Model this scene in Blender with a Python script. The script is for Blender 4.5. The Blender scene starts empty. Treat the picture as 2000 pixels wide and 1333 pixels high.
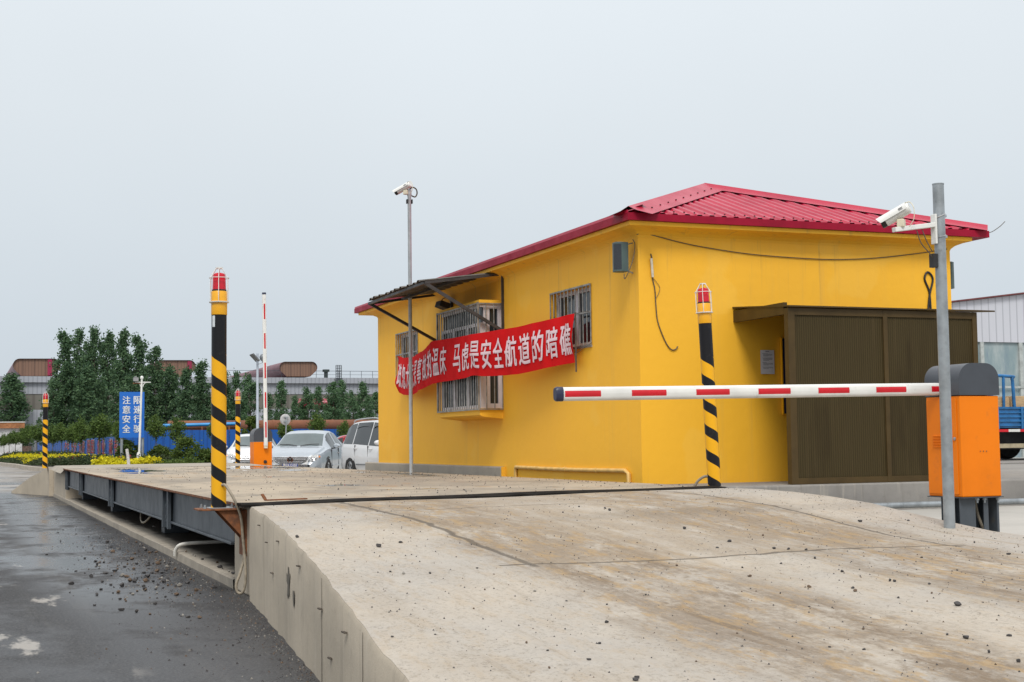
import bpy, bmesh, math, random
from mathutils import Vector, Matrix
random.seed(7)
R=math.radians
sc=bpy.context.scene
COL=sc.collection
# ---------------------------------------------------------------- camera
CAMZ=1.35; FPX=2778.0
p_,r_,y_=R(4.06),R(.7),R(21.2)
FW=Vector((math.sin(y_)*math.cos(p_),math.cos(y_)*math.cos(p_),math.sin(p_)))
r0=Vector((math.cos(y_),-math.sin(y_),0)); u0=r0.cross(FW)
RT=r0*math.cos(r_)-u0*math.sin(r_); UP=r0*math.sin(r_)+u0*math.cos(r_)
cd=bpy.data.cameras.new('camera'); cam=bpy.data.objects.new('camera',cd); COL.objects.link(cam)
cd.lens=50; cd.sensor_width=36; cd.clip_start=.1; cd.clip_end=3000
cam.matrix_world=Matrix(((RT.x,UP.x,-FW.x,0),(RT.y,UP.y,-FW.y,0),(RT.z,UP.z,-FW.z,CAMZ),(0,0,0,1)))
sc.camera=cam
# ---------------------------------------------------------------- sky, sun, exposure
SUN_EL,SUN_ROT=R(52),R(205)
w=bpy.data.worlds.new('World'); sc.world=w; w.use_nodes=True
nt=w.node_tree; nt.nodes.clear()
out=nt.nodes.new('ShaderNodeOutputWorld'); add=nt.nodes.new('ShaderNodeAddShader')
b1=nt.nodes.new('ShaderNodeBackground'); b2=nt.nodes.new('ShaderNodeBackground')
sk=nt.nodes.new('ShaderNodeTexSky'); sk.sky_type='NISHITA'; sk.sun_disc=False; sk.sun_elevation=SUN_EL; sk.sun_rotation=SUN_ROT; sk.dust_density=6; sk.air_density=1.5
b1.inputs['Strength'].default_value=.006
nt.links.new(sk.outputs[0],b1.inputs[0])
tc=nt.nodes.new('ShaderNodeTexCoord'); sx=nt.nodes.new('ShaderNodeSeparateXYZ'); nt.links.new(tc.outputs['Generated'],sx.inputs[0])
cr=nt.nodes.new('ShaderNodeValToRGB'); nt.links.new(sx.outputs['Z'],cr.inputs[0])
e=cr.color_ramp.elements
e[0].position=0; e[0].color=(.50,.555,.605,1)
e[1].position=1; e[1].color=(1.0,1.0,1.0,1)
for pos,c in ((.08,(.545,.605,.66)),(.22,(.64,.69,.73)),(.33,(.70,.75,.79)),(.6,(.95,.97,1.0))):
    n=e.new(pos); n.color=c+(1,)
nz=nt.nodes.new('ShaderNodeTexNoise'); nz.inputs['Scale'].default_value=2.4; nz.inputs['Detail'].default_value=5
nt.links.new(tc.outputs['Generated'],nz.inputs['Vector'])
mr=nt.nodes.new('ShaderNodeMapRange'); mr.inputs[3].default_value=.94; mr.inputs[4].default_value=1.07
nt.links.new(nz.outputs[0],mr.inputs[0])
nt.links.new(cr.outputs[0],b2.inputs[0]); nt.links.new(mr.outputs[0],b2.inputs[1])
nt.links.new(b1.outputs[0],add.inputs[0]); nt.links.new(b2.outputs[0],add.inputs[1]); nt.links.new(add.outputs[0],out.inputs[0])
sd=bpy.data.lights.new('sun','SUN'); sun=bpy.data.objects.new('sun',sd); COL.objects.link(sun)
sd.energy=2.0; sd.angle=R(18); sd.color=(1,.965,.91)
sdir=Vector((math.sin(SUN_ROT)*math.cos(SUN_EL),math.cos(SUN_ROT)*math.cos(SUN_EL),math.sin(SUN_EL)))
sun.rotation_euler=sdir.to_track_quat('Z','Y').to_euler()
vs=sc.view_settings; vs.view_transform='Standard'; vs.look='None'; vs.exposure=.17; vs.gamma=1; vs.use_curve_mapping=False

# ---------------------------------------------------------------- pixel -> place on a known plane
def ray(x,y): return FW+RT*((x-1000)/FPX)+UP*((666.5-y)/FPX)
O=Vector((0,0,CAMZ))
def onX(x,y,X): d=ray(x,y); return d*(X/d.x)+O
def onY(x,y,Y): d=ray(x,y); return d*(Y/d.y)+O
def onZ(x,y,z): d=ray(x,y); return d*((z-CAMZ)/d.z)+O
def onD(x,y,D): return ray(x,y)*D+O

# ---------------------------------------------------------------- materials
MATS={}
def lin(c): return tuple(((v/255+.055)/1.055)**2.4 if v/255>.04045 else v/255/12.92 for v in c)+(1,)
class NT:
    def __init__(s,name):
        s.m=bpy.data.materials.new(name); s.m.use_nodes=True; s.t=s.m.node_tree; s.b=s.t.nodes['Principled BSDF']
        s.tc=s.t.nodes.new('ShaderNodeTexCoord')
    def n(s,k): return s.t.nodes.new('ShaderNode'+k)
    def l(s,a,b): s.t.links.new(a,b)
    def val(s,i,v):
        if hasattr(v,'is_output'): s.l(v,i)
        else: i.default_value=v
    def math(s,op,a,b=0,c=0,clamp=False):
        n=s.n('Math'); n.operation=op; n.use_clamp=clamp
        s.val(n.inputs[0],a); s.val(n.inputs[1],b); s.val(n.inputs[2],c); return n.outputs[0]
    def noise(s,scale,detail=4,rough=.55,stretch=(1,1,1),dist=0,off=0,coord='Object'):
        mp=s.n('Mapping'); mp.inputs['Scale'].default_value=stretch; mp.inputs['Location'].default_value=(off,off*1.7,off*.6)
        s.l(s.tc.outputs[coord],mp.inputs[0])
        n=s.n('TexNoise'); n.inputs['Scale'].default_value=scale; n.inputs['Detail'].default_value=detail; n.inputs['Roughness'].default_value=rough; n.inputs['Distortion'].default_value=dist
        s.l(mp.outputs[0],n.inputs['Vector']); return n.outputs[0]
    def step(s,v,a,b): 
        n=s.n('MapRange'); n.interpolation_type='SMOOTHSTEP'; s.val(n.inputs[0],v); n.inputs[1].default_value=a; n.inputs[2].default_value=b; return n.outputs[0]
    def rng(s,v,a,b,c,d):
        n=s.n('MapRange'); s.val(n.inputs[0],v)
        for i,q in enumerate((a,b,c,d)): n.inputs[i+1].default_value=q
        return n.outputs[0]
    def mix(s,f,a,b,mode='MIX'):
        n=s.n('Mix'); n.data_type='RGBA'; n.blend_type=mode; s.val(n.inputs[0],f)
        for i,v in ((6,a),(7,b)):
            if hasattr(v,'is_output'): s.l(v,n.inputs[i])
            else: n.inputs[i].default_value=(tuple(v)+(1,))[:4]
        return n.outputs[2]
    def xyz(s,coord='Object'):
        n=s.n('SeparateXYZ'); s.l(s.tc.outputs[coord],n.inputs[0]); return n.outputs
    def bump(s,h,strength=.3,dist=.01):
        n=s.n('Bump'); n.inputs['Strength'].default_value=strength; n.inputs['Distance'].default_value=dist; s.l(h,n.inputs['Height']); s.l(n.outputs[0],s.b.inputs['Normal'])
    def col(s,c): s.val(s.b.inputs['Base Color'],c if hasattr(c,'is_output') else (tuple(c)+(1,))[:4])
    def rough(s,v): s.val(s.b.inputs['Roughness'],v)
def M(name,c,rough=.6,metal=0,var=.12,vscale=3,c2=None,stretch=(1,1,1),bump=0,bscale=40,dirt=0,spec=None,emit=None,trans=0):
    """simple painted / worn surface: base colour with a mottled second tone"""
    if name in MATS: return MATS[name]
    t=NT(name); c=tuple(c)
    if c2 is None: c2=tuple(v*(1-var*2) for v in c)
    nz=t.noise(vscale,5,.6,stretch)
    colr=t.mix(t.step(nz,.35,.7),c,c2)
    if dirt:
        d=t.step(t.noise(vscale*2.3,6,.7,stretch,off=3.1),.58,.72)
        colr=t.mix(t.math('MULTIPLY',d,dirt),colr,(.09,.075,.055))
    t.col(colr)
    t.rough(t.rng(nz,.3,.7,max(rough-.06,.02),min(rough+.08,1)))
    t.b.inputs['Metallic'].default_value=metal
    if spec is not None: t.b.inputs['Specular IOR Level'].default_value=spec
    if bump: t.bump(t.noise(bscale,3,.6),bump,.004)
    if trans: t.b.inputs['Transmission Weight'].default_value=trans
    MATS[name]=t.m; return t.m

# ---------------------------------------------------------------- mesh builder
SPLIT={'side_window','load_cell','rail','headboard_rail','bay_window','wheel_arch','tail_light','roof_rail','support','window_visor','cable_block','intake_trim','tie_seam','wall_bracket','tie_cord','chipped_hole'}
class MB:
    def __init__(s): s.v=[]; s.f=[]; s.mi=[]; s.cm=0
    def mat(s,i): s.cm=i; return s
    def face(s,ids): s.f.append(tuple(ids)); s.mi.append(s.cm)
    def add(s,vs,fs):
        o=len(s.v); s.v+= [tuple(v) for v in vs]
        for f in fs: s.face([i+o for i in f])
        return s
    def quad(s,*p): return s.add(p,[tuple(range(len(p)))])
    def box(s,lo,hi,mx=None):
        x0,y0,z0=lo; x1,y1,z1=hi
        vs=[Vector(p) for p in ((x0,y0,z0),(x1,y0,z0),(x1,y1,z0),(x0,y1,z0),(x0,y0,z1),(x1,y0,z1),(x1,y1,z1),(x0,y1,z1))]
        if mx is not None: vs=[mx@v for v in vs]
        return s.add(vs,[(3,2,1,0),(4,5,6,7),(0,1,5,4),(1,2,6,5),(2,3,7,6),(3,0,4,7)])
    def bar(s,a,b,wd,ht,up=(0,0,1)):
        a=Vector(a); b=Vector(b); d=(b-a).normalized(); u=Vector(up)
        if abs(d.dot(u))>.99: u=Vector((1,0,0))
        sd=d.cross(u).normalized(); u=sd.cross(d)
        vs=[q+sd*(i*wd/2)+u*(j*ht/2) for q in (a,b) for i,j in ((-1,-1),(1,-1),(1,1),(-1,1))]
        return s.add(vs,[(3,2,1,0),(4,5,6,7),(0,1,5,4),(1,2,6,5),(2,3,7,6),(3,0,4,7)])
    def tube(s,path,r,seg=10,cap=True):
        P=[Vector(p) for p in path]; n=len(P); rs=r if isinstance(r,(list,tuple)) else [r]*n
        o=len(s.v); prev=None
        for i,p in enumerate(P):
            d=(P[min(i+1,n-1)]-P[max(i-1,0)]).normalized()
            if prev is None:
                u=Vector((0,0,1)) if abs(d.z)<.9 else Vector((1,0,0))
                a=d.cross(u).normalized()
            else: a=(prev-d*prev.dot(d)).normalized()
            prev=a; b=d.cross(a)
            for k in range(seg):
                t=2*math.pi*k/seg; s.v.append(tuple(p+(a*math.cos(t)+b*math.sin(t))*rs[i]))
        for i in range(n-1):
            for k in range(seg):
                k2=(k+1)%seg; s.face((o+i*seg+k,o+i*seg+k2,o+(i+1)*seg+k2,o+(i+1)*seg+k))
        if cap:
            s.face([o+k for k in range(seg)][::-1]); s.face([o+(n-1)*seg+k for k in range(seg)])
        return s
    def lathe(s,prof,seg=24,c=(0,0,0),mx=None):
        o=len(s.v); c=Vector(c)
        for r,z in prof:
            for k in range(seg):
                t=2*math.pi*k/seg; v=Vector((r*math.cos(t),r*math.sin(t),z))
                s.v.append(tuple(c+(mx@v if mx is not None else v)))
        for i in range(len(prof)-1):
            for k in range(seg):
                k2=(k+1)%seg; s.face((o+i*seg+k,o+i*seg+k2,o+(i+1)*seg+k2,o+(i+1)*seg+k))
        s.face([o+k for k in range(seg)][::-1]); s.face([o+(len(prof)-1)*seg+k for k in range(seg)])
        return s
    def prism(s,poly,a,b):
        """polygon given as 2-D list swept between functions a(p)->3D and b(p)->3D"""
        n=len(poly); vs=[a(p) for p in poly]+[b(p) for p in poly]
        return s.add(vs,[tuple(range(n))[::-1],tuple(range(n,2*n))]+[(i,(i+1)%n,n+(i+1)%n,n+i) for i in range(n)])
    def grid(s,pts):
        nu=len(pts); nv=len(pts[0]); o=len(s.v)
        for row in pts:
            for p in row: s.v.append(tuple(p))
        for i in range(nu-1):
            for j in range(nv-1): s.face((o+i*nv+j,o+(i+1)*nv+j,o+(i+1)*nv+j+1,o+i*nv+j+1))
        return s
    def build(s,name,mats,parent=None,smooth=None,loc=None,bevel=0,sub=None,origin=None):
        """origin: world point subtracted from the vertices (defaults to the parent chain's place)"""
        if not isinstance(mats,(list,tuple)): mats=[mats]
        if name in SPLIT and not getattr(s,'whole',False):
            par=list(range(len(s.v)))
            def find(a):
                while par[a]!=a: par[a]=par[par[a]]; a=par[a]
                return a
            for f in s.f:
                for b in f[1:]: par[find(b)]=find(f[0])
            gr={}
            for f,m in zip(s.f,s.mi): gr.setdefault(find(f[0]),[]).append((f,m))
            o=None
            for fs in gr.values():
                q=MB(); q.whole=True; used=sorted({a for f,_ in fs for a in f}); mp={a:i for i,a in enumerate(used)}
                q.v=[s.v[a] for a in used]
                for f,m in fs: q.cm=m; q.face([mp[a] for a in f])
                o=q.build(name,mats,parent,smooth,loc,bevel,sub,origin)
            return o
        off=Vector(origin) if origin is not None else Vector((0,0,0))
        me=bpy.data.meshes.new(name); me.from_pydata([tuple(Vector(v)-off) for v in s.v],[],s.f)
        for m in mats: me.materials.append(m)
        me.polygons.foreach_set('material_index',s.mi)
        if smooth is not None:
            me.polygons.foreach_set('use_smooth',[True]*len(me.polygons))
            me.update(); me.set_sharp_from_angle(angle=R(smooth))
        me.update()
        o=bpy.data.objects.new(name,me); COL.objects.link(o)
        if parent is not None: o.parent=parent
        if loc is not None: o.location=loc
        elif parent is None: o.location=off
        if bevel:
            bv=o.modifiers.new('bevel','BEVEL'); bv.width=bevel; bv.segments=2; bv.limit_method='ANGLE'; bv.angle_limit=R(40)
        return o
def wpos(o):
    p=Vector((0,0,0))
    while o is not None: p=p+o.location; o=o.parent
    return p
def P(mb,name,mats,parent,**k):
    """a part: vertices given in world coordinates, parent an unrotated thing"""
    return mb.build(name,mats,parent,origin=wpos(parent),**k)
def tag(o,label=None,cat=None,group=None,kind=None):
    if label: o['label']=label
    if cat: o['category']=cat
    if group: o['group']=group
    if kind: o['kind']=kind
    return o
def thing(name,label,cat,loc=(0,0,0),rz=0,group=None):
    o=bpy.data.objects.new(name,None); COL.objects.link(o); o.location=loc; o.rotation_euler=(0,0,rz); o.empty_display_size=.2
    return tag(o,label,cat,group)
def copy_tree(o,parent=None):
    c=o.copy(); COL.objects.link(c)
    if parent is not None: c.parent=parent
    for ch in list(o.children): copy_tree(ch,c)
    return c
def arc(c,r,a0,a1,n,ax1,ax2):
    c=Vector(c); ax1=Vector(ax1); ax2=Vector(ax2)
    return [c+ax1*(r*math.cos(R(a0+(a1-a0)*i/n)))+ax2*(r*math.sin(R(a0+(a1-a0)*i/n))) for i in range(n+1)]
def smoothpath(pts,n=6):
    pts=[Vector(p) for p in pts]; res=[]
    for i in range(len(pts)-1):
        p0=pts[max(i-1,0)];p1=pts[i];p2=pts[i+1];p3=pts[min(i+2,len(pts)-1)]
        for k in range(n):
            t=k/n; res.append(.5*((2*p1)+(p2-p0)*t+(2*p0-5*p1+4*p2-p3)*t*t+(3*p1-p0-3*p2+p3)*t**3))
    res.append(pts[-1]); return res
def interp(tab,x):
    if x<=tab[0][0]: return tab[0][1]
    for (a,b),(c,d) in zip(tab,tab[1:]):
        if x<=c: return b+(d-b)*(x-a)/(c-a)
    return tab[-1][1]
def text_tris(body,bold=.02):
    """flat outline of some writing as triangles in a 1-unit em, using Blender's built-in font"""
    c=bpy.data.curves.new('writing','FONT'); c.body=body; c.offset=bold; c.resolution_u=3
    o=bpy.data.objects.new('writing',c); COL.objects.link(o); bpy.context.view_layer.update()
    dg=bpy.context.evaluated_depsgraph_get(); me=bpy.data.meshes.new_from_object(o.evaluated_get(dg))
    bm=bmesh.new(); bm.from_mesh(me); bmesh.ops.remove_doubles(bm,verts=bm.verts,dist=1e-5)
    bmesh.ops.triangulate(bm,faces=bm.faces)
    bpy.data.objects.remove(o); bpy.data.meshes.remove(me); bpy.data.curves.remove(c)
    xs=[v.co.x for v in bm.verts]; ys=[v.co.y for v in bm.verts]
    return bm,min(xs),max(xs),min(ys),max(ys)
def place_text(mb,mi,body,fn,x0,x1,y0,y1,cuts=0,bold=.02,tstep=1):
    """write body into the rectangle x0..x1, y0..y1 of a surface fn(x,y)->3D"""
    if bold:
        for k,(ox,oy) in enumerate(((-1,-.6),(1,-.6),(-1,.6),(1,.6))):
            f2=lambda p,q,ox=ox,oy=oy,k=k: fn(p+ox*bold*abs(x1-x0),q+oy*bold*abs(y1-y0),.0006*(k+1)*tstep)
            place_text(mb,mi,body,f2,x0,x1,y0,y1,cuts,0)
        return
    bm,a,b,c,d=text_tris(body,0)
    for v in bm.verts:
        v.co.x=x0+(v.co.x-a)/(b-a)*(x1-x0); v.co.y=y0+(v.co.y-c)/(d-c)*(y1-y0)
    if cuts:
        for i in range(1,cuts):
            x=x0+(x1-x0)*i/cuts
            g=list(bm.verts)+list(bm.edges)+list(bm.faces)
            bmesh.ops.bisect_plane(bm,geom=g,plane_co=(x,0,0),plane_no=(1,0,0))
    bm.verts.index_update(); mb.mat(mi)
    mb.add([fn(v.co.x,v.co.y) for v in bm.verts],[[v.index for v in f.verts] for f in bm.faces]); bm.free()

# ---------------------------------------------------------------- common materials
yellow_wall=NT('yellow_render')
t=yellow_wall
n1=t.noise(.6,4,.6); n2=t.noise(14,5,.7,(1,1,.35)); n3=t.noise(2.2,5,.7,(1,1,.25),off=5)
c=t.mix(t.step(n1,.35,.7),(.87,.458,.022),(.83,.43,.024))
c=t.mix(t.math('MULTIPLY',t.step(n3,.6,.8),.25),c,(.60,.31,.03))
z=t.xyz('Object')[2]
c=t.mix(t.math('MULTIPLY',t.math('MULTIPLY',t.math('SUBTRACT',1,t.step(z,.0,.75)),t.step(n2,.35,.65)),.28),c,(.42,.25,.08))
sv=t.noise(3.2,6,.75,(1,1,.05),off=12)
c=t.mix(t.math('MULTIPLY',t.step(sv,.52,.72),.30),c,(.62,.36,.07))
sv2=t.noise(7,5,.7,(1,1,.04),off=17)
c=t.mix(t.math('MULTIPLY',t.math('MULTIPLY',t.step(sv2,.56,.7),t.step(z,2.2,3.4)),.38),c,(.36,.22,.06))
pt=t.step(t.noise(.9,3,.5,off=23),.60,.63); c=t.mix(t.math('MULTIPLY',pt,.35),c,(.86,.50,.06))
t.col(c); t.rough(.7); t.bump(t.math('ADD',t.noise(9,5,.65),t.math('MULTIPLY',t.noise(1.3,3,.5,off=3),1.5)),.3,.012); yellow_wall=t.m
red_metal=M('red_sheet_metal',(.42,.010,.042),.36,0,.10,2,c2=(.34,.012,.040),dirt=.12,spec=.4)
red_trim=M('red_trim_metal',(.30,.004,.026),.5,0,.12,3,spec=.2)
dark_steel=M('grey_blue_steel',(.060,.072,.086),.42,.0,.15,4,dirt=.45)
charcoal=M('charcoal_paint',(.055,.062,.075),.38,0,.1,3)
orange=M('orange_paint',(.80,.195,.001),.5,0,.06,2,spec=.25,dirt=.16)
white_paint=M('white_paint',(.76,.76,.73),.36,0,.08,3,dirt=.28)
cream=M('cream_plastic',(.72,.66,.50),.45,0,.1,5)
sticker_red=M('red_reflective_tape',(.58,.008,.018),.3,0,.06,6)
galv=M('galvanised_steel',(.36,.39,.41),.42,.55,.16,7,dirt=.35)
rust=M('rusty_steel',(.24,.085,.028),.8,0,.3,14,c2=(.10,.045,.025))
black_rub=M('black_rubber',(.018,.018,.019),.6,0,.2,6)
black_gloss=M('black_tape',(.010,.010,.012),.28,0,.2,6)
yellow_paint=M('yellow_post_paint',(.80,.385,.010),.30,0,.06,4,dirt=.2)
beacon_red=M('red_beacon_lens',(.62,.006,.022),.12,0,.08,4)
wire_white=M('white_wire_paint',(.74,.72,.68),.4,0,.12,12,dirt=.5)
glass_dark=M('dark_window_glass',(.025,.032,.036),.04,0,.2,1.5)
pvc=M('pale_pvc_frame',(.60,.56,.58),.4,0,.08,4)
bars_steel=M('weathered_window_bars',(.33,.32,.30),.45,.5,.25,9,dirt=.5)
bronze=M('bronze_aluminium',(.070,.044,.014),.5,.0,.12,4,spec=.25)
cable_m=M('grey_brown_cable',(.10,.08,.06),.6,0,.2,10)
hose_m=M('dusty_hose',(.30,.255,.19),.6,0,.25,12)
blue_paint=M('blue_truck_paint',(.020,.16,.40),.38,0,.2,5,dirt=.35)
wood=M('pale_wood',(.52,.36,.20),.7,0,.15,6,stretch=(1,6,6))
conduit_y=M('yellowed_plastic_conduit',(.72,.46,.14),.5,0,.12,6)

def concrete(name,c,c2,stains=.4,streak=False,scale=1.0):
    t=NT(name)
    a=t.noise(.9*scale,6,.65); b=t.noise(7*scale,6,.7,off=2); g=t.noise(90,3,.7,off=4)
    colr=t.mix(t.step(a,.3,.7),c,c2)
    colr=t.mix(t.math('MULTIPLY',t.step(b,.55,.75),stains),colr,tuple(v*.5 for v in c2))
    if streak:
        sv=t.noise(5,5,.7,(1,1,.09),off=8); zz=t.xyz()[2]
        colr=t.mix(t.math('MULTIPLY',t.step(sv,.55,.72),.45),colr,(.12,.10,.08))
        sv2=t.noise(9,4,.7,(1,1,.06),off=1)
        colr=t.mix(t.math('MULTIPLY',t.step(sv2,.55,.7),.3),colr,(.50,.45,.37))
    colr=t.mix(t.math('MULTIPLY',t.step(g,.6,.75),.2),colr,tuple(v*.45 for v in c2))
    t.col(colr); t.rough(.85); t.bump(t.math('ADD',b,t.math('MULTIPLY',g,.3)),.35,.012)
    MATS[name]=t.m; return t.m
conc_wall=concrete('cast_concrete',(.47,.405,.315),(.37,.32,.25),.35,True)
conc_grey=concrete('grey_cement_render',(.27,.255,.235),(.19,.18,.17),.5,True)
conc_yard=concrete('pale_yard_concrete',(.44,.42,.385),(.37,.355,.325),.25)
conc_kerb=concrete('kerb_concrete',(.36,.32,.26),(.28,.25,.21),.4)
# asphalt, wet in patches
t=NT('wet_asphalt')
X,Y,Z=t.xyz()
g=t.noise(45,4,.85); a=t.noise(.35,5,.6,(1,.45,1)); b=t.noise(1.4,6,.65,(1,.6,1),off=3)
wet=t.step(t.math('ADD',t.math('MULTIPLY',a,.62),t.math('MULTIPLY',b,.38)),.44,.60)
near=t.math('SUBTRACT',1,t.step(t.math('ABSOLUTE',t.math('SUBTRACT',X,1.55)),.35,1.15))
farz=t.step(Y,11,15.5)
wet=t.math('MULTIPLY',t.math('MULTIPLY',t.math('MAXIMUM',wet,t.math('MULTIPLY',near,t.step(b,.3,.55))),t.math('ADD',t.math('MULTIPLY',farz,.55),.45)),1,clamp=True)
dry=t.mix(t.step(g,.43,.60),(.013,.013,.015),(.085,.083,.082)); dry=t.mix(t.math('MULTIPLY',t.step(t.noise(7,5,.7,off=51),.4,.65),.35),dry,(.03,.03,.032))
dust=t.step(t.noise(2.5,6,.7,(1,.5,1),off=9),.5,.75)
dry=t.mix(t.math('MULTIPLY',dust,.22),dry,(.12,.11,.095))
ck=t.math('ADD',Y,t.math('MULTIPLY',t.math('SUBTRACT',t.noise(.9,5,.7,off=31),.5),.7))
crk=t.math('MAXIMUM',t.math('LESS_THAN',t.math('ABSOLUTE',t.math('SUBTRACT',ck,18.9)),.022),t.math('LESS_THAN',t.math('ABSOLUTE',t.math('SUBTRACT',ck,12.4)),.009))
crk=t.math('MULTIPLY',crk,t.math('LESS_THAN',X,1.75))
tm=t.math('MULTIPLY',t.step(t.noise(.9,5,.7,(2.2,.12,1),off=41),.5,.68),.45)
dry=t.mix(tm,dry,(.12,.115,.105))
colr=t.mix(wet,dry,t.mix(t.step(g,.45,.62),(.010,.010,.012),(.045,.045,.048))); colr=t.mix(crk,colr,(.012,.012,.012))
pl=t.step(t.noise(1.15,7,.62,(1.6,.55,1),off=21.3),  .60,.66)
pl=t.math('MULTIPLY',pl,t.math('SUBTRACT',1,t.step(X,.75,1.15)))
colr=t.mix(t.math('MULTIPLY',pl,.7),colr,(.40,.37,.33))
# far, dusty carriageway beyond the scale
dusty=t.math('MULTIPLY',t.step(Y,42,52),t.step(t.noise(.25,5,.6,(.8,2.6,1),off=5),.36,.55))
colr=t.mix(t.math('MULTIPLY',dusty,.85),colr,(.30,.275,.245))
t.col(colr)
t.rough(t.math('ADD',t.math('MULTIPLY',t.math('SUBTRACT',1,wet),.52),t.math('ADD',.20,t.math('MULTIPLY',dusty,.3)),clamp=True)); t.val(t.b.inputs['Specular IOR Level'],t.math('ADD',.25,t.math('MULTIPLY',wet,.55)))
t.bump(t.math('MULTIPLY',g,t.math('SUBTRACT',1.1,wet)),.5,.008); asphalt=t.m
# ramp concrete: pale slab, two brown wheel tracks, joints
t=NT('tracked_concrete')
X,Y,Z=t.xyz()
X=t.math('ADD',X,4.6); Y=t.math('ADD',Y,8.0)
wob=t.math('MULTIPLY',t.math('SUBTRACT',t.noise(.55,4,.6),.5),1.1)
xs=t.math('ADD',X,wob)
fine=t.noise(26,6,.75,(1,.5,1)); mid=t.noise(3.2,6,.7,(1,.35,1),off=2); speck=t.noise(42,4,.8,off=6); big=t.noise(.7,5,.6,off=4)
colr=t.mix(t.step(big,.35,.65),(.425,.375,.310),(.375,.345,.305))
blot=t.noise(1.9,7,.72,(1,.6,1),off=15)
colr=t.mix(t.math('MULTIPLY',t.step(blot,.46,.66),.5),colr,(.335,.285,.225))
colr=t.mix(t.math('MULTIPLY',t.step(t.noise(5,7,.75,(1,.5,1),off=19),.5,.68),.35),colr,(.47,.43,.37))
def band(cx,wd): return t.math('SUBTRACT',1,t.step(t.math('ABSOLUTE',t.math('SUBTRACT',xs,cx)),wd*.35,wd))
lanes=t.math('MAXIMUM',band(3.6,.85),band(5.75,.95),clamp=True)
tr=t.math('MULTIPLY',lanes,t.step(t.math('ADD',t.math('MULTIPLY',mid,.6),t.math('MULTIPLY',fine,.4)),.36,.58))
stk=t.step(t.noise(3.4,6,.7,(2.6,.10,1),off=37),.42,.62)
colr=t.mix(t.math('MULTIPLY',tr,t.math('ADD',.68,t.math('MULTIPLY',stk,.3))),colr,(.175,.125,.078))
colr=t.mix(t.math('MULTIPLY',t.step(t.noise(2.2,6,.7,(3.2,.07,1),off=44),.55,.68),.40),colr,(.23,.175,.115))
slab=t.math('MULTIPLY',t.math('MULTIPLY',t.math('GREATER_THAN',X,3.22),t.math('LESS_THAN',X,6.25)),t.math('GREATER_THAN',Y,8.0))
colr=t.mix(t.math('MULTIPLY',t.math('MULTIPLY',slab,t.step(mid,.3,.6)),.55),colr,(.28,.215,.145))
och=t.step(t.noise(9,6,.75,(1,.3,1),off=11),.50,.62)
colr=t.mix(t.math('MULTIPLY',t.math('MULTIPLY',och,t.math('ADD',t.math('MULTIPLY',lanes,.6),.22)),.75),colr,(.36,.235,.10))
colr=t.mix(t.math('MULTIPLY',t.step(speck,.54,.62),t.math('ADD',.16,t.math('MULTIPLY',t.step(mid,.35,.6),.34))),colr,(.11,.095,.08))
colr=t.mix(t.math('MULTIPLY',t.step(fine,.53,.66),.45),colr,(.20,.165,.12))
jw=t.math('MULTIPLY',t.math('SUBTRACT',t.noise(4,4,.6,off=1),.5),.10)
def line(v,c,wd): return t.math('SUBTRACT',1,t.step(t.math('ABSOLUTE',t.math('ADD',t.math('SUBTRACT',v,c),jw)),wd*.4,wd))
j1=t.math('MULTIPLY',line(X,3.2,.035),t.math('GREATER_THAN',Y,7.9)); j2=t.math('MULTIPLY',line(Y,8.0,.028),t.math('MULTIPLY',t.math('GREATER_THAN',X,3.0),t.math('LESS_THAN',X,6.4)))
j3=t.math('MULTIPLY',line(X,6.28,.025),t.math('GREATER_THAN',Y,7.9)); j4=t.math('MULTIPLY',line(Y,11.2,.02),t.math('MULTIPLY',t.math('GREATER_THAN',X,3.2),t.math('LESS_THAN',X,5)))
jj=t.math('MAXIMUM',t.math('MAXIMUM',j1,j2),t.math('MAXIMUM',j3,j4))
colr=t.mix(t.math('MULTIPLY',jj,.8),colr,(.085,.068,.048))
t.col(colr); t.rough(.88)
t.bump(t.math('SUBTRACT',t.math('ADD',t.math('MULTIPLY',fine,.5),t.math('MULTIPLY',speck,.5)),jj),.55,.012); ramp_mat=t.m
# weighbridge deck: muddy plate with puddles
t=NT('muddy_deck_plate')
X,Y,Z=t.xyz()
a=t.noise(.8,6,.65,(1,.55,1)); b=t.noise(5,6,.7,(1,.5,1),off=2); g=t.noise(70,4,.7,off=3); q=t.noise(.42,4,.55,(1,.5,1),off=13.2)
colr=t.mix(t.step(a,.38,.62),(.40,.335,.25),(.27,.23,.18))
colr=t.mix(t.math('MULTIPLY',t.step(b,.5,.7),.5),colr,(.17,.14,.105))
colr=t.mix(t.math('MULTIPLY',t.step(t.noise(1.7,5,.6,(1.2,.4,1),off=7),.57,.7),.55),colr,(.33,.19,.085))
colr=t.mix(t.math('MULTIPLY',t.step(g,.58,.75),.5),colr,(.09,.08,.07))
ex=t.math('DIVIDE',t.math('SUBTRACT',X,1.35),1.25); ey=t.math('DIVIDE',t.math('SUBTRACT',Y,6.5),4.6)
el=t.math('ADD',t.math('MULTIPLY',ex,ex),t.math('MULTIPLY',ey,ey))
ex2=t.math('DIVIDE',t.math('ADD',X,1.2),.7); ey2=t.math('DIVIDE',t.math('SUBTRACT',Y,7.5),3.6)
el=t.math('MINIMUM',el,t.math('ADD',t.math('MULTIPLY',ex2,ex2),t.math('MULTIPLY',ey2,ey2)))
ex3=t.math('DIVIDE',t.math('SUBTRACT',X,1.9),.35); ey3=t.math('DIVIDE',t.math('ADD',Y,2.0),2.2)
el=t.math('MINIMUM',el,t.math('ADD',t.math('MULTIPLY',ex3,ex3),t.math('MULTIPLY',ey3,ey3)))
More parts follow.
